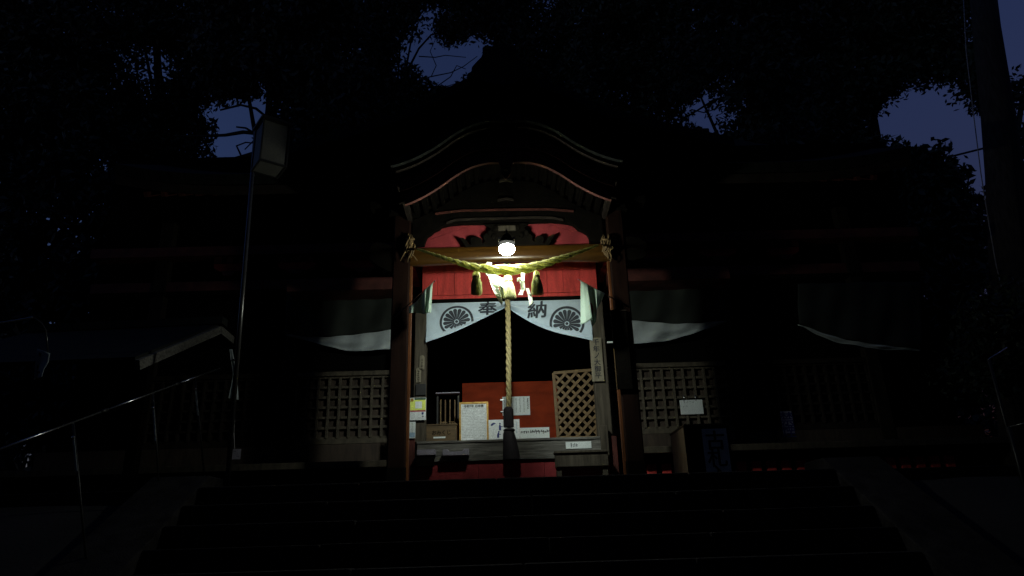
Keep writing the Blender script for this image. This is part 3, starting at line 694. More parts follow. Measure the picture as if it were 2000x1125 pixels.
def on_cloth(px, py, d=.004):
    v = max(0.0, min(.90, (py-top_y(px))/(hem_y(px)-top_y(px)))); p = cloth_pt(px, v); p.y -= d; return p
cur = {}
for s, (a, b), lab in ((-1, (833, 988.5), 'left half of the white porch curtain with dark wheel crest and first character'), (1, (991.5, 1156), 'right half of the white porch curtain with dark wheel crest and second character')):
    pm = cloth_pt((a+b)/2, 1)
    t = thing('curtain', lab, 'curtain', (pm.x, CY, pm.z), 'white porch curtain halves')
    MB().grid(lambda u, v: tuple(cloth_pt(a+(b-a)*u, v)), 90, 26).build('cloth', 'cloth', t, smooth=True, thick=.002)
    def hp(u, v):
        px = a+(b-a)*u; p = cloth_pt(px, .86+.145*v); p.y -= .012*math.sin(math.pi*min(1, v*1.0))+.002; return tuple(p)
    MB().grid(hp, 90, 6).build('hem', 'cloth', t, smooth=True)
    # crest: ring and petals
    cx, cy, R = (892, 629, 33) if s < 0 else (1107, 633, 34)
    el = 1.0; tilt = -.22 if s < 0 else 0.0
    def cp(r, an):
        return on_cloth(cx+r*math.cos(an)*1.0+ tilt*r*math.sin(an)*-.35, cy-r*math.sin(an)*(.90 if s < 0 else .97))
    def clip_ok(r, an):
        x, y = cx+r*math.cos(an)+tilt*r*math.sin(an)*-.35, cy-r*math.sin(an)*(.90 if s < 0 else .97)
        return (y-top_y(x))/(hem_y(x)-top_y(x)) < .88
    mb = MB(); n = 96
    for i in range(n):
        a0, a1 = 2*math.pi*i/n, 2*math.pi*(i+1)/n
        for r0, r1 in ((R*.86, R*.93), (R*.93, R)):
            if clip_ok(r1, a0) and clip_ok(r1, a1): mb.add([cp(r0, a0), cp(r1, a0), cp(r1, a1), cp(r0, a1)], [(0, 1, 2, 3)])
    mb.build('crest_ring', 'ink', t)
    for k_ in range(16):
        am = 2*math.pi*(k_+.5)/16; mb = MB(); st_ = 12
        for i in range(st_):
            r0, r1 = [R*(.14+.66*(1-(1-q_/st_)**2)) for q_ in (i, i+1)]
            def wd(r):
                u = (r/R-.14)/.66; w_ = r*.165+.004*R
                if u > .80: w_ *= math.sqrt(max(0, 1-((u-.80)/.20)**2))
                return w_
            c0, s0 = math.cos(am), math.sin(am)
            q = []
            for r, sg in ((r0, -1), (r1, -1), (r1, 1), (r0, 1)):
                an = am+sg*wd(r)/r; q.append((r, an))
            if all(clip_ok(*e) for e in q): mb.add([cp(*e) for e in q], [(0, 1, 2, 3)])
        if mb.f: mb.build('crest_petal', 'ink', t)
    mb = MB()
    for i in range(12): mb.add([cp(0.01, 0), cp(R*.09, 2*math.pi*i/12), cp(R*.09, 2*math.pi*(i+1)/12)], [(0, 1, 2)])
    mb.build('crest_centre', 'ink', t)
    ch, tx, ty, sz = ('奉', 952.5, 604, 37) if s < 0 else ('納', 1048.5, 606.5, 37)
    v, f = text_mesh(ch, 1.0, .026); xs = [p[0] for p in v]; ys = [p[1] for p in v]
    mx, my = (min(xs)+max(xs))/2, (min(ys)+max(ys))/2; sc = sz/(max(xs)-min(xs)); sh = 25.5/(max(ys)-min(ys)) if s < 0 else 33/(max(ys)-min(ys))
    MB().add([on_cloth(tx+(p[0]-mx)*sc+(p[1]-my)*sh*.06, ty-(p[1]-my)*sh-(p[0]-mx)*sc*.06, .008+p[2]*2) for p in v], f).build('character', 'ink', t)
def side_curtain(top, mid, hem, lab, Y, m2, group):
    xa, xb = top[0][0], top[-1][0]
    def pt(px, v, A, B): 
        py = smooth_interp(px, A)*(1-v)+smooth_interp(px, B)*v; p = W(px, py, Y)
        return Vector((p.x, Y+.03*math.sin(px*.06+5*v)*v+.012*math.sin(px*.13+2*v)+.02*math.sin(px*.021), p.z))
    c = W((xa+xb)/2, smooth_interp((xa+xb)/2, hem), Y)
    t = thing('curtain', lab, 'curtain', (c.x, Y, c.z), group)
    MB().grid(lambda u, v: tuple(pt(xa+(xb-xa)*u, v, top, mid)), 50, 14).build('dark_cloth', 'darkcloth', t, smooth=True, thick=.002)
    def hm(u, v):
        px = xa+(xb-xa)*u; p = pt(px, v, mid, hem); p.y += .016*math.sin(v*9+u*2)*(v)+.02*v; return tuple(p)
    MB().grid(hm, 50, 14).build('white_hem', m2, t, smooth=True, thick=.002)
side_curtain([(560, 572), (660, 571), (775, 569)], [(560, 654), (620, 658), (690, 653), (775, 643)], [(560, 655), (600, 665), (640, 676), (690, 684), (735, 684), (775, 680)],
             'dark curtain with sagging white hem left of the porch pillars', 9.44, 'hem', 'dark side curtains')
side_curtain([(1212, 556), (1300, 553), (1420, 550)], [(1212, 624), (1260, 627), (1330, 632), (1420, 627)], [(1212, 672), (1250, 670), (1300, 664), (1360, 650), (1420, 628)],
             'dark curtain with sagging white hem right of the porch pillars', 9.44, 'hem', 'dark side curtains')
side_curtain([(1560, 553), (1680, 552), (1800, 551)], [(1560, 632), (1640, 660), (1700, 672), (1800, 683)], [(1560, 634), (1600, 652), (1650, 671), (1710, 681), (1800, 686)],
             'dim curtain swag at the far right end of the hall', 9.44, 'hem', 'dark side curtains')
# ================================================================== FLAGS
def flag(pole_a, pole_b, cols, lab, disc=None, Yp=(8.07, 7.86)):
    A, B = W(*pole_a), W(*pole_b); t = thing('flag', lab, 'flag', A, 'small flags on the pillars')
    MB().tube([A, B], [.008, .006], 8).build('pole', 'pole', t, smooth=True)
    MB().tube([B, B+(B-A).normalized()*.012], [.010, .006], 8).build('finial', 'redink', t, smooth=True)
    def pt(u, v, dy=0):
        k = u*(len(cols)-1); i = min(int(k), len(cols)-2); w_ = k-i; w_ = w_*w_*(3-2*w_)
        (a, b, ya, c, d, yb), (a2, b2, ya2, c2, d2, yb2) = cols[i], cols[i+1]
        k2 = k-i
        tx, ty, tY = a+(a2-a)*k2, b+(b2-b)*k2, ya+(ya2-ya)*k2
        bx, by, bY = c+(c2-c)*k2, d+(d2-d)*k2, yb+(yb2-yb)*w_
        vv = v
        p = W(tx+(bx-tx)*v, ty+(by-ty)*v, tY+(bY-tY)*math.sqrt(v)+.008*math.sin(14*u+3*v)*v+dy); return p
    MB().grid(lambda u, v: tuple(pt(u, v)), 48, 24).build('cloth', 'flag', t, smooth=True, thick=.0015)
    if disc:
        u0, v0, ru, rv = disc; mb = MB(); n = 24
        for r in range(3):
            for i in range(n):
                a0, a1 = 2*math.pi*i/n, 2*math.pi*(i+1)/n; r0, r1 = r/3, (r+1)/3
                mb.add([pt(u0+ru*rr*math.cos(aa), v0+rv*rr*math.sin(aa), -.004) for rr, aa in ((r0, a0), (r1, a0), (r1, a1), (r0, a1))], [(0, 1, 2, 3)])
        mb.build('red_disc', 'flagred', t)
flag((1226, 599, 8.09), (1130, 546, 7.80), [(1134, 549, 7.81, 1134, 634, 7.84), (1141, 552, 7.83, 1147, 629, 7.80), (1147, 555, 7.85, 1157, 621, 7.78), (1150, 557, 7.86, 1156, 640, 7.93),
      (1158, 561, 7.88, 1164, 628, 7.95), (1164, 564, 7.90, 1166, 602, 7.84), (1172, 568, 7.92, 1168, 600, 7.86), (1182, 573, 7.95, 1172, 592, 7.93)],
     'white flag with a red disc hanging from the pole on the right pillar', disc=(.42, .58, .10, .17))
flag((768, 622, 8.09), (849, 549, 7.80), [(845, 553, 7.81, 842, 611, 7.84), (841, 557, 7.83, 836, 611, 7.78), (836, 561, 7.84, 833, 612, 7.92), (830, 566, 7.86, 830, 613, 7.80),
      (822, 578, 7.88, 824, 612, 7.96), (812, 590, 7.93, 812, 611, 7.93), (803, 596, 7.96, 803, 611, 7.90), (799, 598, 7.98, 799, 612, 7.99)],
     'crumpled white flag bunched on the pole of the left pillar')
# ================================================================== THINGS ON AND BY THE COUNTER
def sheet(name, label, cat, pl, pt, pr, pb, Y, m='paper', d=.004, group=None, stand=False):
    x0, x1, z0, z1 = rect(pl, pt, pr, pb, Y)
    if stand: z0 = zF+.001
    t = thing(name, label, cat, ((x0+x1)/2, Y, z0), group)
    MB().box(x0, x1, Y-d/2, Y+d/2, z0, z1).build('sheet', m, t)
    return t, x0, x1, z0, z1
def scribble(mb, x, z, wd, hg, y, dens=3):
    """a few brush strokes the size of one handwritten sign"""
    for _ in range(dens):
        a = random.choice((0, 0, math.pi/2, random.uniform(0, 3))); L = random.uniform(.4, .95); th = hg*.11
        cx, cz = x+random.uniform(-.25, .25)*wd, z+random.uniform(-.3, .3)*hg; dx, dz = math.cos(a)*L*wd/2, math.sin(a)*L*hg/2
        nx, nz = -math.sin(a)*th, math.cos(a)*th
        mb.add([(cx-dx-nx, y, cz-dz-nz), (cx+dx-nx, y, cz+dz-nz), (cx+dx+nx*.5, y, cz+dz+nz*.5), (cx-dx+nx, y, cz-dz+nz)], [(0, 1, 2, 3)])
# red board behind the counter
x0, x1, z0, z1 = rect(903, 746, 1090, 857, 10.05)
rb = MB().box(x0, x1, 10.05, 10.08, zF-.02, z1).build('screen_board', 'orange', bevel=.003); tag(rb, 'plain vermilion board standing behind the notices on the counter', 'board')
t, x0, x1, z0, z1 = sheet('notice_sheet', 'handwritten white notice with vertical columns pinned on the vermilion board', 'notice', 981.5, 774.5, 1035, 811, 10.04)
mb = MB(); nc = 7
for c_ in range(nc):
    x = x1-.03-(x1-x0-.05)*c_/(nc-1)*.98; nr = random.choice((11, 12, 13, 10)) if c_ else 9
    for r in range(nr): scribble(mb, x, z1-.025-(z1-z0-.04)*r/13-(.01 if c_ == 0 else 0), .017 if c_ else .026, .016 if c_ else .024, 10.036, 3)
mb.build('handwriting', 'blackink', t)
for z in (z1-.045, z0+.055): MB().box(x0-.03, x0+.012, 10.025, 10.037, z-.006, z+.006).build('clip', 'steel', t)
# framed schedule
x0, x1, z0, z1 = rect(897, 785, 954, 855, 9.52); z0 = zF
t = thing('framed_table', 'gold framed printed year table standing on the counter', 'framed notice', ((x0+x1)/2, 9.52, z0)); Y = 9.52; fw = .024
MB().box(x0, x1, Y, Y+.02, z0, z0+fw).box(x0, x1, Y, Y+.02, z1-fw, z1).box(x0, x0+fw, Y, Y+.02, z0+fw, z1-fw).box(x1-fw, x1, Y, Y+.02, z0+fw, z1-fw).build('frame', 'gold', t)
pg = MB().box(x0+fw-.002, x1-fw+.002, Y+.010, Y+.018, z0+fw-.002, z1-fw+.002).build('page', 'print', t)
lettering('令和7年 厄年表', .040, ((x0+x1)/2, Y+.008, z1-fw-.032), 'blackink', pg, bold=.0010)
mb = MB(); mg = MB(); yy = Y+.0085; rows = 11
for r in range(rows+1):
    z = z1-fw-.065-(z1-z0-2*fw-.09)*r/rows; quad(mg, x0+fw+.015, x1-fw-.015, z-.0009, z+.0009, yy)
for x in (x0+fw+.015, (x0+x1)/2, x1-fw-.015): quad(mg, x-.0009, x+.0009, z0+fw+.025, z1-fw-.065, yy-.0004)
for r in range(rows):
    z = z1-fw-.065-(z1-z0-2*fw-.09)*(r+.5)/rows
    for hx_ in (x0+fw+.02, (x0+x1)/2+.006):
        wdt = (x1-x0-2*fw)/2-.03
        for k_ in range(11):
            if random.random() < .12 or (r > 8 and hx_ < (x0+x1)/2): continue
            scribble(mb if (k_ in (3, 4) or r in (3, 4, 5, 6) and k_ < 5) else mg, hx_+wdt*(k_+.5)/11, z, wdt/13, .012, yy-.0008, 2)
mg.build('ruled_lines', 'ink', pg); mb.build('print', 'blackink', pg)
# bowing-manners poster
t, x0, x1, z0, z1 = sheet('poster', 'white poster with blue bowing figures half hidden by the bell rope', 'poster', 954.5, 819.5, 1015, 857, 9.54, 'print', stand=True)
y = 9.5365
def figure(cx, z, sc, bow):
    mb = MB(); P = [(-.2, 0), (.25, 0), (.28, .55), (.2, 1.0), (.12, 1.25), (-.1, 1.3), (-.22, 1.0), (-.25, .5)]
    pts = [(cx+(px_+bow*max(0, pz-.6)**1.2)*sc, y, z+pz*sc*(1-.18*abs(bow)*max(0, pz-.6))) for px_, pz in P]
    mb.add(pts, [tuple(range(len(P)))])
    hc = (cx+bow*.75*sc+.02*sc, z+(1.5-.35*abs(bow))*sc); mb.add([(hc[0]+.19*sc*math.cos(i*.6283), y, hc[1]+.2*sc*math.sin(i*.6283)) for i in range(10)], [tuple(range(10))])
    mb.add([(cx+.2*sc, y, z+.95*sc), (cx+.7*sc, y, z+.85*sc), (cx+.7*sc, y, z+.72*sc), (cx+.2*sc, y, z+.75*sc)], [(0, 1, 2, 3)])
    mb.build('figure', 'blueink', t)
pxw = (x1-x0)/60.5
figure(x0+22*pxw, z1-21*pxw, 8.8*pxw, .0); figure(x0+18*pxw, z1-35*pxw, 8.2*pxw, .25)
mb = MB(); c = Vector((x0+9*pxw, y, z1-8.5*pxw))
mb.add([(c.x+dx*pxw, y, c.z+dz*pxw) for dx, dz in ((-5, -2.5), (-4, .5), (-1, 2.5), (2, 2.6), (5, 1.5), (4, .2), (1, -.5), (-1, -2.2), (-3, -3.6))], [tuple(range(9))]); mb.build('umbrella', 'blueink', t)
mb = MB()
for k_ in range(8): scribble(mb, x0+9*pxw, z1-(15+2.2*k_)*pxw, 1.6*pxw, 1.8*pxw, y, 2)
for k_ in range(6): scribble(mb, x0+28*pxw, z1-(4+2*k_)*pxw, 1.4*pxw, 1.6*pxw, y, 2)
for k_ in range(5): scribble(mb, x0+28*pxw, z1-(22+2*k_)*pxw, 1.4*pxw, 1.6*pxw, y, 2)
mb.build('small_print', 'greyink', t)
mb = MB()
for k_ in range(9): scribble(mb, x1-6*pxw, z1-(5+2.6*k_)*pxw, 2.4*pxw, 2.3*pxw, y, 4)
mb.build('title_print', 'bluepale', t)
# long handwritten label
t, x0, x1, z0, z1 = sheet('label_strip', 'long white handwritten label standing right of the blue poster', 'label', 1015.5, 835, 1073, 856, 9.55, stand=True)
mb = MB(); n = 13
for k_ in range(n): scribble(mb, x0+.012+(x1-x0-.02)*(k_+.5)/n, z1-.055, .028, .042, 9.5465, 4)
for k_ in (5, 6.3, 7.6, 8.9, 11.5, 12.4): scribble(mb, x0+.012+(x1-x0-.02)*(k_)/n, z1-.115, .022, .032, 9.0965, 3)
mb.build('handwriting', 'blackink', t)
# fortune-slip box
x0, x1, z0, z1 = rect(832, 828, 892, 857, 9.5); z0 = zF+.002
t = thing('wooden_box', 'brown wooden fortune box with a white label on its front, left on the counter', 'box', ((x0+x1)/2, 9.6, z0))
bd = MB().box(x0, x1, 9.5, 9.72, z0, z1-.02).build('body', 'boxwood', t, bevel=.004)
MB().box(x0-.008, x1+.008, 9.49, 9.73, z1-.019, z1).build('lid', 'boxwood', t, bevel=.003)
MB().box(x0+.10, x0+.26, 9.496, 9.4985, z0+.125, z0+.145).build('label_tape', 'paper', bd)
lettering('おみくじ', .066, ((x0+x1)/2, 9.4985, z0+.20), 'dark', bd, bold=.001)
for sx_ in (x0+.012, x1-.012):
    for i in range(4): MB().box(sx_-.005, sx_+.005, 9.497, 9.4995, z0+.03+i*.045, z0+.04+i*.045).build('nail', 'black', bd)
mb_t = thing('slip_pile', 'small heap of folded paper slips on top of the brown box', 'paper slips', ((x0+x1)/2+.07, 9.6, z1))
for i in range(9):
    a = random.uniform(0, 3.1); cx = (x0+x1)/2+.09+random.uniform(-.08, .08); zz_ = z1+.008+.011*(i % 3)
    MB().bar((cx-.04*math.cos(a), 9.55-.02*math.sin(a), zz_), (cx+.04*math.cos(a), 9.55+.02*math.sin(a), zz_+.008), .012, .008).build('slip', 'lightwood', mb_t)
# dark stand with four sticks behind the box
t = thing('stick_rack', 'dark rack holding four pale upright sticks behind the brown box', 'rack', (W(876, 800, 9.85).x, 9.85, zF))
xa, xb = W(852, 769, 9.85).x, W(898, 769, 9.85).x; zt = W(876, 768, 9.85).z
MB().box(xa, xb, 9.79, 9.91, zt-.012, zt).build('top_board', 'purplep', t)
for x in (xa+.02, xb-.02): MB().box(x-.012, x+.012, 9.85, 9.87, zF-.02, zt-.013).build('upright', 'black', t)
for pxs in (861, 870, 879, 888.5):
    p = W(pxs, 781, 9.83); MB().bar((p.x, 9.83, zF), (p.x, 9.83, p.z), .016, .016).build('stick', 'lightwood', t)
# diamond lattice panel
LY = 9.57
TL, TR, BL, BR = (1081, 729), (1166, 722), (1090, 855), (1168, 855)
t = thing('trellis_panel', 'pale wooden diamond trellis panel leaning beside the grey inner post', 'trellis', (W(1128, 855, LY).x, LY, zF))
def fr(u, v, Y=LY):
    x = (TL[0]+(TR[0]-TL[0])*u)*(1-v)+(BL[0]+(BR[0]-BL[0])*u)*v; y = (TL[1]+(TR[1]-TL[1])*u)*(1-v)+(BL[1]+(BR[1]-BL[1])*u)*v
    return W(x, y, Y)
for a, b in (((0, 0), (1, 0)), ((0, 1), (1, 1)), ((.0, 0), (.0, 1)), ((.98, 0), (.98, 1))):
    MB().bar(fr(*a), fr(*b), .035, .04, up=Vector((0, 1, 0)) if False else Vector((0, 0, 1))).build('frame_bar', 'lightwood', t, bevel=.003)
asp = (855-725)/82.0
def clipseg(x0, y0, dx, dy):
    t0, t1 = -9e9, 9e9
    for p, d, lo, hi in ((x0, dx, .03, .96), (y0, dy, .02, .985*asp)):
        a, b = (lo-p)/d, (hi-p)/d; t0, t1 = max(t0, min(a, b)), min(t1, max(a, b))
    return t0, t1
for fam, (dx, dy), yo in ((0, (1, 1), .008), (1, (1, -1), -.008)):
    for i in range(-8, 16):
        c0 = i*.245+(.06 if fam else .0)
        px0, py0 = (0, c0) if fam == 1 else (0, c0-.95)
        t0, t1 = clipseg(px0, py0, dx, dy)
        if t1-t0 < .08: continue
        a = fr(px0+dx*t0, (py0+dy*t0)/asp, LY+yo); b = fr(px0+dx*t1, (py0+dy*t1)/asp, LY+yo)
        d = (b-a).normalized(); nrm = Vector((0, 1, 0)).cross(d)
        mb = MB(); wd = .036; th = .012
        v = [p+nrm*i_*wd/2+Vector((0, j*th/2, 0)) for p in (a, b) for i_, j in ((-1, -1), (1, -1), (1, 1), (-1, 1))]
        mb.add(v, [(0, 1, 2, 3), (7, 6, 5, 4), (0, 4, 5, 1), (1, 5, 6, 2), (2, 6, 7, 3), (3, 7, 4, 0)]).build('slat', 'lightwood', t)
for px_, py_ in ((1140, 840), (1150, 832), (1130, 838)):   # worn knots low on the panel
    pass
# plaque and tags on the inner posts
t, x0, x1, z0, z1 = sheet('name_plaque', 'upright grey wooden plaque with brushed characters on the right inner post', 'plaque', 1154, 660, 1177, 745, RC-.10, 'plaque', .02)
column('千年ノ大御平', .088, ((x0+x1)/2+.003, RC-.1112, z1-.06), 'blackink', t, .089, bold=.002)
for (a, b, c_, d_), lab in (((819.5, 694, 829, 722), 'upper of two pale wooden slips nailed to the left inner post'), ((812.5, 718, 822, 747), 'lower of two pale wooden slips nailed to the left inner post')):
    x0, x1, z0, z1 = rect(a, b, c_, d_, RC-.09); cx = (x0+x1)/2
    t = thing('wooden_slip', lab, 'wooden slip', (cx, RC-.09, z0), 'wooden slips on the inner post')
    n = 8; top = [(cx+(x1-x0)/2*math.cos(math.pi*i/n), z1-.03+.03*math.sin(math.pi*i/n)) for i in range(n+1)]
    MB().prism([(x0, z0), (x1, z0)]+top, RC-.095, RC-.081).build('slat', 'plaque', t)
    mb = MB()
    for k_ in range(6): scribble(mb, cx, z1-.05-k_*.026, .03, .02, RC-.100, 3)
    mb.build('writing', 'dark', t)
c = rect(812, 750, 832, 772, RC-.09); db = MB().box(c[0], c[1], RC-.10, RC-.082, c[2], c[3]).build('small_board', 'black', bevel=.003); tag(db, 'small black board between the wooden slips and the yellow sign', 'board')
# yellow sign (its square code is left blank)
t, x0, x1, z0, z1 = sheet('printed_sign', 'yellow and white printed sign with dark header on the left inner post', 'sign', 800.5, 777, 832, 820.5, RC-.11, 'print', .006)
y = RC-.1145; H = z1-z0
q = lambda n_, a, b, c_, d_, m, yy=y: quad(MB(), x0+(x1-x0)*a, x0+(x1-x0)*b, z1-H*d_, z1-H*c_, yy).build(n_, m, t)
q('yellow_field', 0.02, .98, .10, .56, 'yellow'); q('dark_header', .28, .98, .01, .095, 'greenink'); q('logo', .04, .22, .02, .17, 'gold', y-.001)
q('red_band', .02, .98, .565, .63, 'redink'); q('pale_patch', .33, .75, .17, .48, 'paper', y-.001)
mb = MB()
for r in range(5):
    for k_ in range(11):
        if k_ < 8 or r > 2: scribble(mb, x0+(x1-x0)*(.07+.08*k_), z1-H*(.68+.065*r), .014, .010, y-.001, 2)
mb.build('small_print', 'greyink', t); q('dark_square', .74, .86, .66, .76, 'blueink', y-.001); q('dark_square', .76, .86, .81, .88, 'greyink', y-.001)
t, x0, x1, z0, z1 = sheet('notice_slip', 'narrow white slip with a column of writing on the low red post', 'notice', 796, 824, 811.5, 856, 8.85)
mb = MB()
for k_ in range(8): scribble(mb, (x0+x1)/2+.008, z1-.02-k_*.019, .016, .014, 8.8475, 3)
mb.build('handwriting', 'greyink', t); quad(MB(), x0+.008, x1-.008, z0+.012, z0+.07, 8.8475).build('grey_patch', 'bluepale', t)
# trays, sign and box at the counter front
x0, x1, z0, z1 = rect(815, 879, 851, 890, 8.7800)
t = thing('offering_box', 'dark small box with a pale lid below the left end of the counter', 'box', ((x0+x1)/2, 8.7800, z0-.12))
MB().box(x0-.01, x1-.02, 8.7500, 8.8500, z0-.13, z0-.002).build('body', 'dark', t, bevel=.004); MB().box(x0, x1, 8.7300, 8.8520, z0, z1).build('lid', 'purplep', t, bevel=.006)
x0, x1, z0, z1 = rect(865, 878, 916, 890, 8.7900)
t = MB().prism([(x0, z0), (x1, z0), (x1, z1), (x1-.06, z1), (x1-.085, z0+.045), (x0+.085, z0+.045), (x0+.06, z1), (x0, z1)], 8.7500, 8.8530).build('tray', 'purplep', bevel=.004)
tag(t, 'low grey tray with raised ends on the counter front board', 'tray')
t, x0, x1, z0, z1 = sheet('price_label', 'white rectangular label on the right end of the counter front', 'label', 1105, 862.5, 1155, 876, 8.8650)
mb = MB()
for k_ in (1, 2, 3): scribble(mb, x0+.03+k_*.035, (z0+z1)/2, .03, .05, 8.8615, 3)
mb.build('handwriting', 'greyink', t)
x0, x1, z0, z1 = rect(1082, 882, 1187, 913, 8.7400)
t = thing('wooden_crate', 'plain grey wooden crate with a lid under the right end of the counter', 'crate', ((x0+x1)/2, 8.7600, Z0))
MB().box(x0+.01, x1-.01, 8.6200, 8.7800, z0, z1-.03).build('body', 'greywood', t, bevel=.006); MB().box(x0, x1, 8.6000, 8.7900, z1-.028, z1).build('lid', 'greywood', t, bevel=.004)
for x in (x0+.05, x1-.05): MB().box(x-.03, x+.03, 8.6500, 8.7500, Z0, z0-.002).build('leg', 'greywood', t)
# dark board on the right pillar
x0, x1, z0, z1 = rect(1199, 606, 1229, 760, 8.07)
t = thing('tall_board', 'tall dark wooden board hung on the front of the right pillar', 'board', ((x0+x1)/2, 8.08, z0))
MB().box(x0, x1, 8.065, 8.096, z0, z1).build('panel', 'dark', t); MB().box(x0-.008, x1+.008, 8.055, 8.064, z1-.012, z1+.004).build('top_edge', 'fascia', t); MB().box(x0-.006, x0+.004, 8.058, 8.0645, z0, z1-.013).build('side_edge', 'boxwood', t)
tag(MB().box(W(1186, 668, 8.9).x, W(1198, 668, 8.9).x, 8.9, 8.93, W(1192, 669.5, 8.9).z, W(1192, 666.5, 8.9).z).build('metal_bracket', 'paper'), 'short white bar sticking out behind the right pillar', 'bracket')
# old-charm box with its notice
BX = 7.12
xa, xb = W(1341, 880, BX).x, W(1428, 880, BX).x; zt = W(1380, 832, BX).z
t = thing('charm_box', 'tall wooden return box with a lettered white paper on its front, right of the porch', 'box', ((xa+xb)/2, BX+.3, Z0))
MB().box(xa, xb, BX, BX+.03, Z0, zt).build('front_board', 'dark', t, bevel=.004)
MB().box(xa, xa+.02, BX+.032, BX+.60, Z0, zt).build('side_board', 'litwood', t); MB().box(xb-.02, xb, BX+.032, BX+.60, Z0, zt).build('side_board', 'lightwood', t)  # left board paler: the lamp light on it is put into the colour
MB().box(xa, xb, BX+.60, BX+.62, Z0, zt).build('rear_board', 'lightwood', t)
MB().box(xa-.005, xb+.005, BX-.01, BX+.63, zt+.002, zt+.022).build('lid', 'boxwood', t)
x0, x1, z0, z1 = rect(1375, 837, 1424, 925, BX-.004); pp = MB().box(x0, x1, BX-.006, BX-.002, Z0+.02, z1).build('paper', 'paper', t)
column('古札入', .20, ((x0+x1)/2, BX-.0085, z1-.115), 'blackink', pp, .165, bold=.0045)
# sheet clipped on the lattice
t, x0, x1, z0, z1 = sheet('clipped_sheet', 'creased white sheet hung by two clips on the right lattice shutter', 'notice', 1328.5, 781, 1373, 809, RY-.11)
for x in (x0+.06, x1-.09): MB().tube([(x, RY-.112, z1-.01), (x+.004, RY-.115, z1+.03), (x-.004, RY-.11, z1+.075)], [.007, .008, .004], 6).build('clip', 'steel', t, smooth=True)
mb = MB()
for k_ in range(4): scribble(mb, x0+.06+k_*.04, z1-.03, .03, .025, RY-.1125, 2)
for k_ in range(2): scribble(mb, x0+.05+k_*.04, z1-.085, .03, .025, RY-.1125, 2)
mb.build('handwriting', 'greyink', t)
t, x0, x1, z0, z1 = sheet('no_smoking_sign', 'small upright paper sign with two dark characters on the far right shutter', 'sign', 1526.5, 803, 1549, 847, RY-.11, 'purplep')
column('禁煙', .19, ((x0+x1)/2, RY-.1125, z1-.10), 'blueink', t, .165, bold=.004)
# ================================================================== LEFT SIDE: LANTERN, PAVILION, RAIL
LYY = 7.2
pt_ = W(500, 250, LYY); pb_ = W(470, 620, LYY)
px_, pz_ = pb_.x, hgt(0, LYY)
t = thing('pole_lantern', 'unlit square lantern with pale panels on a tall steel pole left of the hall', 'lantern', (pb_.x, LYY, pz_))
dirp = (pb_-pt_)/(pt_.z-pb_.z); foot = pb_+dirp*(pb_.z-pz_)
MB().tube([foot, pt_], .024, 14).build('pole', 'darksteel', t, smooth=True)
lx = W(529, 292, LYY-.1); zb, ztp = W(529, 331, LYY-.1).z, W(529, 250, LYY-.1).z; ca, sa = math.cos(.62), math.sin(.62)
def rbox(mb, a0, a1, b0, b1, z0, z1):
    P = [(a0, b0), (a1, b0), (a1, b1), (a0, b1)]
    v = [(lx.x+a*ca-b*sa, LYY-.1+a*sa+b*ca, z) for z in (z0, z1) for a, b in P]
    return mb.add(v, [(0, 3, 2, 1), (4, 5, 6, 7), (0, 1, 5, 4), (1, 2, 6, 5), (2, 3, 7, 6), (3, 0, 4, 7)])
hh = .15
for z in ((zb, zb+.02), (ztp-.02, ztp)):
    mb = MB(); rbox(mb, -hh-.01, hh+.01, -hh-.01, -hh+.012, *z); rbox(mb, -hh-.01, hh+.01, hh-.012, hh+.01, *z); rbox(mb, -hh-.01, -hh+.012, -hh+.013, hh-.013, *z); rbox(mb, hh-.012, hh+.01, -hh+.013, hh-.013, *z); mb.build('frame', 'black', t)
for a in (-1, 1):
    for b in (-1, 1):
        mb = MB(); rbox(mb, a*hh-.009, a*hh+.009, b*hh-.009, b*hh+.009, zb+.021, ztp-.021); mb.build('corner_post', 'black', t)
for a0, a1, b0, b1 in ((-hh+.012, hh-.012, -hh+.002, -hh+.008), (-hh+.012, hh-.012, hh-.008, hh-.002), (-hh+.002, -hh+.008, -hh+.012, hh-.012), (hh-.008, hh-.002, -hh+.012, hh-.012)):
    mb = MB(); rbox(mb, a0, a1, b0, b1, zb+.021, ztp-.021); mb.build('panel', 'lantern', t)
mb = MB(); rbox(mb, -hh+.013, hh-.013, -hh+.013, hh-.013, zb+.006, zb+.012); mb.build('panel', 'lantern', t)
mb = MB(); rbox(mb, -hh-.03, hh+.03, -hh-.03, hh+.03, ztp+.001, ztp+.03); mb.build('cover', 'black', t)
MB().tube([pt_, Vector((lx.x, LYY-.1, ztp+.035))], .012, 6).build('arm', 'black', t)
# small gabled pavilion
ap = W(430, 645, 9.0); fe = W(472, 680, 10.1); ne = W(268, 713, 6.9)
pv = thing('side_pavilion', 'small dark gabled pavilion behind the steel rail with pale bargeboards', 'pavilion', (ap.x-1.2, 9.0, Z0))
back = Vector((-2.6, .15, 0))
MB().bar(ap, fe, .05, .10).build('bargeboard', 'sill', pv); MB().bar(ap+Vector((0, -.02, 0)), ne, .05, .10).build('bargeboard', 'sill', pv)
for e, nm in ((fe, 'roof_slope'), (ne, 'roof_slope')):
    a, b = ap+Vector((-.03, 0, .06)), e+Vector((-.03, 0, .06))
    MB().add([a, b, b+back, a+back], [(0, 1, 2, 3)]).build(nm, 'roof', pv, thick=.05)
MB().bar(ap+Vector((0.05, 0, .12)), ap+back+Vector((0, 0, .12)), .16, .10).build('ridge', 'roof', pv)
for e in (ap.lerp(fe, .75), ap.lerp(ne, .55)):
    for d in (Vector((-.35, 0, 0)), back*.85):
        p = e+d; MB().cbox(p.x-.06, p.x+.06, p.y-.06, p.y+.06, min(Z0, hgt(0, p.y))-.2, p.z-.02, .01).build('post', 'dark', pv)
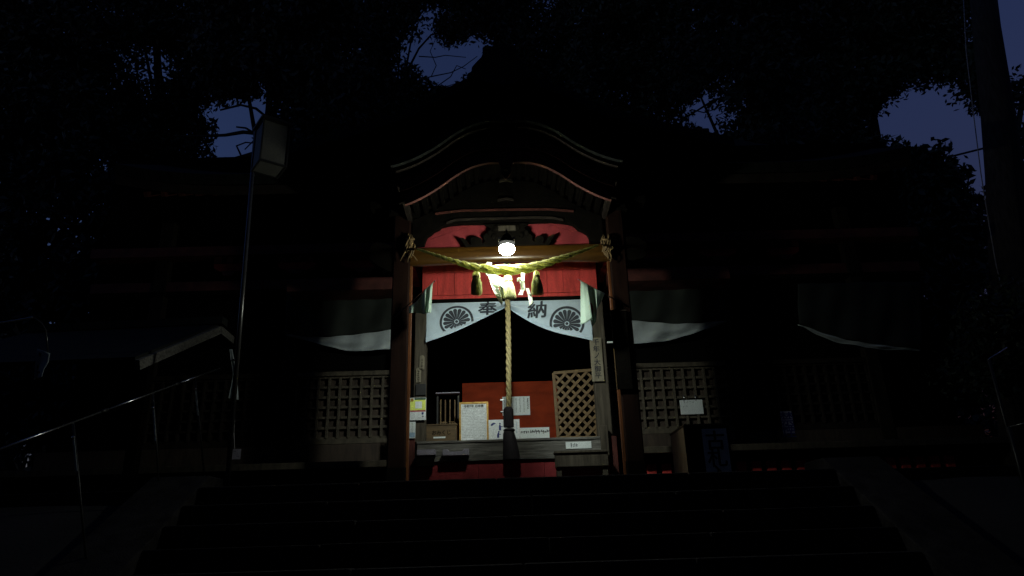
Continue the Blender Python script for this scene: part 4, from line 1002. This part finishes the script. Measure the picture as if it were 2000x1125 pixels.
# streamer and rod under the pavilion eave
a = W(447, 705, 9.1); b = W(468, 699, 8.95)
st_ = thing('hanging_cloth', 'narrow white cloth hanging from a metal rod under the pavilion eave', 'cloth', W(456, 782, 9.05))
MB().tube([a, b], .012, 8).build('rod', 'steel', st_, smooth=True)
tp = [(448, 682), (453, 682), (460, 704), (467, 781), (446, 777), (456, 730), (452, 706)]
Lc = [(448, 682), (450, 700), (453, 715), (455, 732), (452, 750), (446, 778)]; Rc = [(454, 682), (457, 700), (460, 715), (462, 732), (464, 750), (466, 781)]
def hc_(u, v):
    l, r = lerp_list(v, Lc), lerp_list(v, Rc); return tuple(W(l[0]+(r[0]-l[0])*u, l[1]+(r[1]-l[1])*u, 9.05+.03*math.sin(u*6)*v))
MB().grid(hc_, 8, 16).build('cloth', 'hem', st_, smooth=True, thick=.002)
c = W(458, 703, 8.93); MB().lathe(c, [(.002, -.02), (.02, -.008), (.02, .008), (.002, .02)], 10).build('knob', 'steel', st_, smooth=True)
x0, x1, z0, z1 = rect(454, 877, 470, 897, 8.9); t = thing('paper_tag', 'dim square paper tag hanging on a string under the white cloth', 'tag', ((x0+x1)/2, 8.9, z0))
MB().box(x0, x1, 8.9, 8.904, z0, z1).build('sheet', 'purplep', t); MB().tube([(x0+.02, 8.902, z1), W(457, 845, 8.95), W(460, 790, 9.0)], .004, 5).build('string', 'wire', t)
mb = MB(); [scribble(mb, (x0+x1)/2+random.uniform(-.03, .03), z1-.03-.03*k_, .05, .02, 8.8985, 2) for k_ in range(3)]; mb.build('handwriting', 'blackink', t)
# steel handrail climbing beside the stairs
RXa, RXb = W(-40, 892, 4.6), W(430, 719, 8.2)
rl = thing('handrail', 'steel handrail sloping up beside the stairs on the left', 'handrail', (RXb.x, 6.4, hgt(0, 6.4)))
segs = [(0, .36), (.375, .70), (.715, 1)]
for u0, u1 in segs: MB().tube([RXa.lerp(RXb, u0), RXa.lerp(RXb, u1)], .008, 10).build('rail', 'steel', rl, smooth=True)
for u in (.365, .707): MB().tube([RXa.lerp(RXb, u-.012), RXa.lerp(RXb, u+.012)], .016, 10).build('joint', 'black', rl, smooth=True)
def on_rail(px):
    lo, hi = 0., 1.
    for _ in range(40):
        u = (lo+hi)/2; p = RXa.lerp(RXb, u)-CAM; q_ = 1000+FPX*p.dot(_r)/p.dot(_f)
        lo, hi = (u, hi) if q_ < px else (lo, u)
    return RXa.lerp(RXb, u)
for pa, qa in ((143, (152, 921)), (299, (305, 862)), (381, (388, 812))):
    p = on_rail(pa); q_ = W(qa[0], qa[1], p.y+.05); d = (q_-p); g_ = hgt(0, p.y)
    MB().tube([p, p+d*max(1.0, (p.z-g_)/(p.z-q_.z))], .009, 10).build('post', 'black', rl, smooth=True)
    h0 = p.lerp(q_, .32)+Vector((0, -.02, 0)); h1 = q_+Vector((0, -.02, 0))
    MB().lathe(h0, [(.003, -.012), (.012, -.006), (.012, .006), (.003, .012)], 10).build('clamp', 'steel', rl, smooth=True)
    MB().bar(h0, h1, .016, .004, up=Vector((0, 1, 0))).build('hanging_strip', 'hem', rl)
# cloth banner and eave at the far left
bn = thing('hanging_banner', 'pale printed cloth hanging at the far left under a thin rod', 'banner', W(80, 742, 6.6))
Lc2 = [(73, 681), (70, 700), (68, 720), (66, 741)]; Rc2 = [(98, 690), (95, 707), (86, 722), (82, 736)]
def hb(u, v):
    l, r = lerp_list(v, Lc2), lerp_list(v, Rc2); return tuple(W(l[0]+(r[0]-l[0])*u, l[1]+(r[1]-l[1])*u, 6.6+.03*math.sin(u*5)*v))
MB().grid(hb, 8, 12).build('cloth', 'hem', bn, smooth=True, thick=.002)
mb = MB()
for (u, v, du, dv) in ((.2, .1, .16, .12), (.2, .55, .2, .1), (.3, .75, .35, .08)):
    P = [Vector(hb(u+a*du, v+b*dv)) for a, b in ((0, 0), (1, 0), (1, 1), (0, 1))]; mb.add([(p.x, p.y-.004, p.z) for p in P], [(0, 1, 2, 3)])
mb.build('printed_mark', 'ink', bn)
rd = thing('bent_pole', 'thin pale pole bent downward at the far left edge', 'pole', W(95, 690, 6.7))
MB().tube([W(-60, 640, 6.4), W(0, 631, 6.5), W(60, 621, 6.6), W(64, 619, 6.6)], .010, 8).build('shaft', 'steel', rd, smooth=True)
MB().tube([W(64, 619, 6.6), W(80, 630, 6.65), W(90, 645, 6.68), W(94, 690, 6.7)], .007, 8).build('hook', 'darksteel', rd, smooth=True)
MB().tube([W(-60, 640, 6.4), Vector((W(-60, 640, 6.4).x, 6.4, hgt(0, 6.4)-.1))], .02, 8).build('stake', 'darksteel', rd, smooth=True)
# right edge: thin rod, streak
t = thing('handrail', 'short steel handrail at the right edge of the stairs', 'handrail', W(1945, 900, 6.6))
MB().tube([W(1931, 702, 6.6), W(1966, 679, 6.9)], .008, 8).build('rail', 'steel', t, smooth=True)
MB().tube([W(1970, 834, 6.2), W(2040, 818, 6.0)], .008, 8).build('rail', 'darksteel', t, smooth=True)
p = W(1931, 702, 6.6); MB().tube([p, Vector((p.x, 6.6, hgt(0, 6.6)-.1))], .014, 8).build('post', 'black', t, smooth=True)
p = W(1970, 834, 6.2); MB().tube([p, Vector((p.x, 6.2, hgt(0, 6.2)-.1))], .014, 8).build('post', 'black', t, smooth=True)
# ================================================================== TREES
def leaves(cent, rad, per, size, rs):
    """leaf faces scattered through round clumps: returns vertex and face arrays"""
    n = len(cent)*per
    c = np.repeat(np.array(cent), per, axis=0); r = np.repeat(np.array(rad), per)
    d = rs.normal(size=(n, 3)); d /= np.linalg.norm(d, axis=1)[:, None]
    p = c+d*(r*rs.random(n)**.45)[:, None]*np.array([1, 1, .8])
    a = rs.normal(size=(n, 3)); a /= np.linalg.norm(a, axis=1)[:, None]
    b = np.cross(a, rs.normal(size=(n, 3))); b /= np.linalg.norm(b, axis=1)[:, None]
    s = size*rs.uniform(.6, 1.35, n)[:, None]
    v = np.stack([p-a*s, p+b*s*.42-a*s*.1, p+a*s, p-b*s*.42-a*s*.1], 1).reshape(-1, 3)
    return v
def crown(name, cent, rad, per, size, m, parent, rs):
    v = leaves(cent, rad, per, size, rs)-np.array(org(parent)); n = len(v)//4
    me = bpy.data.meshes.new(name); me.vertices.add(len(v)); me.vertices.foreach_set('co', v.ravel())
    me.loops.add(n*4); me.loops.foreach_set('vertex_index', np.arange(n*4)); me.polygons.add(n); me.polygons.foreach_set('loop_start', np.arange(n)*4); me.polygons.foreach_set('loop_total', np.full(n, 4))
    me.update(); me.materials.append(M[m]); o = bpy.data.objects.new(name, me); COL.objects.link(o); o.parent = parent; ORG[o.name] = org(parent); return o
def inpoly(x, y, P):
    c = False
    for (x0, y0), (x1, y1) in zip(P, P[1:]+P[:1]):
        if (y0 > y) != (y1 > y) and x < (x1-x0)*(y-y0)/(y1-y0)+x0: c = not c
    return c
# openings between the crowns where the evening sky shows (photo measurements)
GAPS = [[(418, 218), (440, 200), (470, 205), (500, 196), (548, 208), (560, 225), (545, 245), (505, 262), (500, 345), (470, 345), (455, 318), (430, 332), (405, 330), (385, 322), (415, 300), (415, 262), (430, 250)],
        [(778, 100), (800, 88), (840, 70), (856, 92), (882, 98), (900, 92), (925, 80), (944, 92), (958, 96), (940, 130), (905, 160), (870, 165), (845, 150), (815, 130), (785, 115)],
        [(1052, 0), (1085, 0), (1078, 12), (1060, 8)], [(800, 215), (815, 188), (838, 170), (846, 178), (822, 196), (806, 212)],
        [(1346, 215), (1368, 186), (1382, 184), (1404, 210), (1424, 262), (1350, 264)],
        [(1170, 183), (1186, 180), (1180, 205), (1168, 200)],
        [(1700, 272), (1745, 210), (1778, 178), (1800, 185), (1850, 180), (1890, 190), (1925, 380), (1870, 350), (1855, 310), (1800, 275), (1740, 275), (1712, 282)],
        [(1905, 0), (2010, 0), (2010, 330), (1985, 380), (1970, 330), (1950, 150), (1905, 60)],
        [(1915, 560), (1960, 540), (2010, 530), (2010, 590), (1960, 575), (1925, 590)],
        [(275, 130), (300, 125), (310, 170), (290, 185)], [(215, 150), (232, 128), (238, 170), (222, 180)], [(820, 30), (850, 20), (845, 45), (825, 55)]]
GB = [(min(p[0] for p in g), min(p[1] for p in g), max(p[0] for p in g), max(p[1] for p in g)) for g in GAPS]
def blocked(x, y, m):
    for g, (a, b, c_, d_) in zip(GAPS, GB):
        if x < a-m or x > c_+m or y < b-m or y > d_+m: continue
        for dx, dy in ((0, 0), (m, 0), (-m, 0), (0, m), (0, -m)):
            if inpoly(x+dx, y+dy, g): return True
    return False
TREES = [  # trunk pixel x, distance, label, crown pixel range
    (60, 17, 'broad dark tree filling the upper left corner', (-160, 210)), (330, 19, 'dark tree whose crown hangs left of the lantern', (210, 400)),
    (545, 16, 'tree with crooked bare limbs showing against the sky behind the lantern', (400, 700)), (760, 21, 'tall tree rising over the left slope of the hall roof', (700, 900)),
    (1010, 22, 'tree standing straight behind the roof ridge ornament', (900, 1120)), (1240, 20, 'dense tree over the right slope of the hall roof', (1120, 1330)),
    (1470, 17, 'large dark tree right of the hall with a sky gap at its left foot', (1330, 1590)), (1690, 18, 'dark tree whose crown overhangs the right sky opening', (1590, 1950))]
troots = []
for i, (tx, Y, lab, rng_px) in enumerate(TREES):
    rs = np.random.default_rng(100+i); b = W(tx, 700, Y); base = Vector((b.x, Y, Z0-.05))
    t = thing('tree', lab, 'tree', base, 'trees around the shrine'); troots.append(t)
    cent, rad = [], []; tries = 0; want = int((rng_px[1]-rng_px[0])*1.7)
    while len(cent) < want and tries < 60000:
        tries += 1; x = rs.uniform(*rng_px); y = rs.uniform(-110, 372 if x < 720 or x > 1330 else 245)
        if x > 1700 and y > 205: continue
        Yc = Y+rs.uniform(-2.4, 2.4); r = rs.uniform(.42, .85); rp = r*FPX/Yc*.62
        if blocked(x, y, rp): continue
        cent.append(tuple(W(x, y, Yc))); rad.append(r)
    crown('crown', cent, rad, 115, .10, 'leaf' if i % 2 else 'leaf2', t, rs)
    top = W(tx+rs.uniform(-20, 20), 120 if i == 2 else 40, Y)
    mb = MB(); n = 12
    pts = [base.lerp(top, k/n)+Vector((.18*math.sin(k*.9+i), .1*math.cos(k*.7), 0)) for k in range(n+1)]
    mb.tube(pts, [(.34 if i != 2 else .24)*(1-.06*k) for k in range(n+1)], 10)
    for k in range(9):
        p = pts[random.randint(6, 12)]; q_ = Vector(cent[random.randrange(len(cent))]); m_ = p.lerp(q_, .5)+Vector((0, 0, .35))
        mb.tube([p, p.lerp(m_, .5)+Vector((0, 0, .1)), m_, q_], [.10, .075, .05, .015], 6)
    mb.build('trunk', 'bark', t, smooth=True)
    if i == 2:     # crooked limbs seen against the sky, and fine twigs
        for P, r0 in (([(548, 268), (520, 296), (485, 306), (440, 318), (405, 334), (370, 342)], .13), ([(545, 292), (520, 310), (480, 313), (445, 330)], .06), ([(552, 240), (520, 262), (475, 258), (440, 264), (395, 266), (340, 266)], .07),
                      ([(545, 205), (520, 228), (500, 212), (470, 205), (430, 215)], .05), ([(500, 262), (480, 250), (462, 248)], .03), ([(470, 302), (462, 285), (480, 278), (500, 280)], .025), ([(520, 262), (500, 270), (478, 292)], .02)):
            MB().tube([W(x, y, Y-.2+.1*k) for k, (x, y) in enumerate(P)], [r0*(1-.13*k) for k in range(len(P))], 8).build('limb', 'bark', t, smooth=True)
    if i == 3:
        for P, r0 in (([(770, 190), (800, 130), (818, 95), (842, 68), (880, 60)], .05), ([(800, 165), (840, 150), (880, 142), (905, 130), (932, 110)], .025), ([(840, 178), (880, 150), (892, 128), (910, 135)], .02),
                      ([(818, 110), (850, 112), (870, 108), (910, 112)], .022), ([(842, 150), (852, 128), (840, 100), (850, 78)], .018), ([(862, 172), (900, 160), (915, 148)], .015)):
            MB().tube([W(x, y, Y-.4+.15*k) for k, (x, y) in enumerate(P)], [r0*(1-.13*k) for k in range(len(P))], 6).build('limb', 'bark', t, smooth=True)
    if i == 6:
        for P, r0 in (([(1420, 190), (1395, 195), (1368, 212), (1352, 222)], .04), ([(1350, 214), (1375, 220), (1395, 214), (1405, 200)], .02)):
            MB().tube([W(x, y, Y) for x, y in P], [r0*(1-.16*k) for k in range(len(P))], 6).build('limb', 'bark', t, smooth=True)
        rs2 = np.random.default_rng(5); crown('sprig', [tuple(W(x, y, Y)) for x, y in ((1352, 222), (1385, 222), (1403, 236), (1354, 252), (1392, 206), (1408, 246))], [.16]*6, 14, .075, 'leaf2', t, rs2)
# rounded lower tree in front of the right sky opening
def bushy(name, label, cat, blobs, Y, per, size, m, group=None, seed=1):
    rs = np.random.default_rng(seed); cs, rd_ = [], []
    for bx, by, rp in blobs:
        for _ in range(max(4, int((rp/13)**2))):
            a, q_ = rs.uniform(0, 6.283), math.sqrt(rs.random())
            cs.append(tuple(W(bx+rp*q_*math.cos(a), by+rp*q_*math.sin(a), Y+rs.uniform(-1, 1)*rp*.006))); rd_.append(rs.uniform(.3, .55))
    xm = sum(b[0] for b in blobs)/len(blobs); p = W(xm, 800, Y)
    t = thing(name, label, cat, (p.x, Y, Z0-.05), group); crown('crown', cs, rd_, per, size, m, t, rs)
    c = W(xm, min(b[1] for b in blobs)+20, Y); MB().tube([(p.x, Y, Z0-.1), (p.x+.1, Y, (Z0+c.z)/2), (c.x, Y, c.z)], [.2, .15, .06], 8).build('trunk', 'bark', t, smooth=True)
    return t
bushy('tree', 'rounded dark tree below the right sky opening', 'tree', [(1760, 330, 55), (1820, 345, 45), (1790, 400, 90), (1690, 360, 70), (1875, 400, 40), (1640, 420, 90), (1850, 470, 80), (1740, 500, 100), (1900, 440, 45), (1880, 520, 60)], 14, 95, .10, 'leaf', 'trees around the shrine', 11)
bushy('bush', 'round clipped dark bush at the right edge near the leaning trunk', 'bush', [(1965, 620, 48), (1950, 660, 50), (1990, 680, 60), (1930, 720, 45)], 9.0, 110, .05, 'leaf2', None, 12)
bushy('tree', 'dark tree low behind the pavilion at the left', 'tree', [(120, 470, 150), (300, 450, 120), (60, 640, 130), (260, 600, 120), (430, 430, 80), (420, 560, 90)], 15.5, 70, .12, 'leaf2', 'trees around the shrine', 13)
bushy('tree', 'dark tree behind the left eave of the hall', 'tree', [(500, 400, 70), (580, 330, 70), (640, 300, 60), (560, 470, 90), (480, 500, 80), (620, 360, 80)], 18.5, 80, .12, 'leaf2', 'trees around the shrine', 14)
bushy('tree', 'sparse sprays of leaves at the right picture edge beyond the trunk', 'tree', [(1985, 210, 20), (2005, 250, 26), (2000, 165, 16), (2005, 310, 22), (1990, 400, 40), (2010, 450, 60)], 16, 60, .10, 'leaf2', 'trees around the shrine', 15)
bushy('tree', 'low dark tree closing the gap beside the right end of the hall', 'tree', [(1830, 640, 70), (1800, 730, 80), (1880, 720, 60), (1850, 560, 45)], 13, 95, .10, 'leaf2', 'trees around the shrine', 16)
bushy('bush', 'low dark hedge bush under the left pavilion', 'bush', [(60, 800, 90), (160, 790, 80), (0, 760, 80), (250, 800, 70)], 12, 90, .08, 'leaf2', None, 17)
# leaning trunk at the right edge with a wire
TY = 10.0
pts = [W(x, y, TY) for x, y in ((1915, -60), (1927, 60), (1946, 200), (1962, 340), (1974, 480), (1985, 640))]
p = pts[-1]; pts.append(Vector((p.x+.12, TY, Z0-.1)))
tr = thing('tree', 'tall leaning bare trunk at the right edge', 'tree', (p.x+.12, TY, Z0-.1))
MB().tube(pts, [.20, .215, .24, .27, .30, .33, .38], 16).build('trunk', 'bark', tr, smooth=True)
wr = MB().tube([W(x, y, TY-.5) for x, y in ((1881, -20), (1887, 100), (1901, 220), (1916, 340), (1932, 440), (1946, 520), (1957, 565), (1962, 600))], .008, 6).build('wire', 'wire'); tag(wr, 'pale wire running down along the leaning trunk', 'wire')
cb = MB().tube([W(1800, 322, 14.5), W(1852, 307, 14), W(1880, 300, 13.5), W(1960, 280, 12.5), W(2080, 250, 12)], .022, 6).build('power_cable', 'black'); tag(cb, 'dark cable crossing the right sky opening to the leaning trunk', 'cable')
# far wood closing the view behind everything
rs = np.random.default_rng(77); cs, rd_ = [], []
for i in range(620):
    x = rs.uniform(-28, 28); y = rs.uniform(24, 30); z = rs.uniform(0, 8.0 if x < 6 else 6.2); cs.append((x, y, z)); rd_.append(rs.uniform(.8, 1.4))
fw_ = thing('far_wood', 'dark mass of woodland far behind the hall', 'woodland', (0, 27, Z0)); del fw_['category']
tag(fw_, kind='stuff'); o = crown('foliage', cs, rd_, 55, .24, 'leaf2', fw_, rs); tag(o, kind='stuff')

# unseen foliage added round and over the viewer to block sky light
rs = np.random.default_rng(91); cs, rd_ = [], []
while len(cs) < 900:
    x, y = rs.uniform(-30, 30), rs.uniform(-32, 12); d = math.hypot(x, y-1)
    if d < 7 or (y > -2 and abs(x) < 9.5+.55*max(0, y)): continue
    z = rs.uniform(1.5, 13); cs.append((x, y, ZL+z)); rd_.append(rs.uniform(1.2, 2.0))
for _ in range(330):
    cs.append((rs.uniform(-11, 11), rs.uniform(-12, 4.2), ZL+rs.uniform(11, 14))); rd_.append(rs.uniform(1.2, 1.9))
gv = thing('shade_grove', 'unseen dark foliage added behind and above the viewer to block sky light', None, (0, -14, ZL))
tag(gv, kind='stuff'); o = crown('foliage', cs, rd_, 60, .42, 'leaf2', gv, rs); tag(o, kind='stuff')
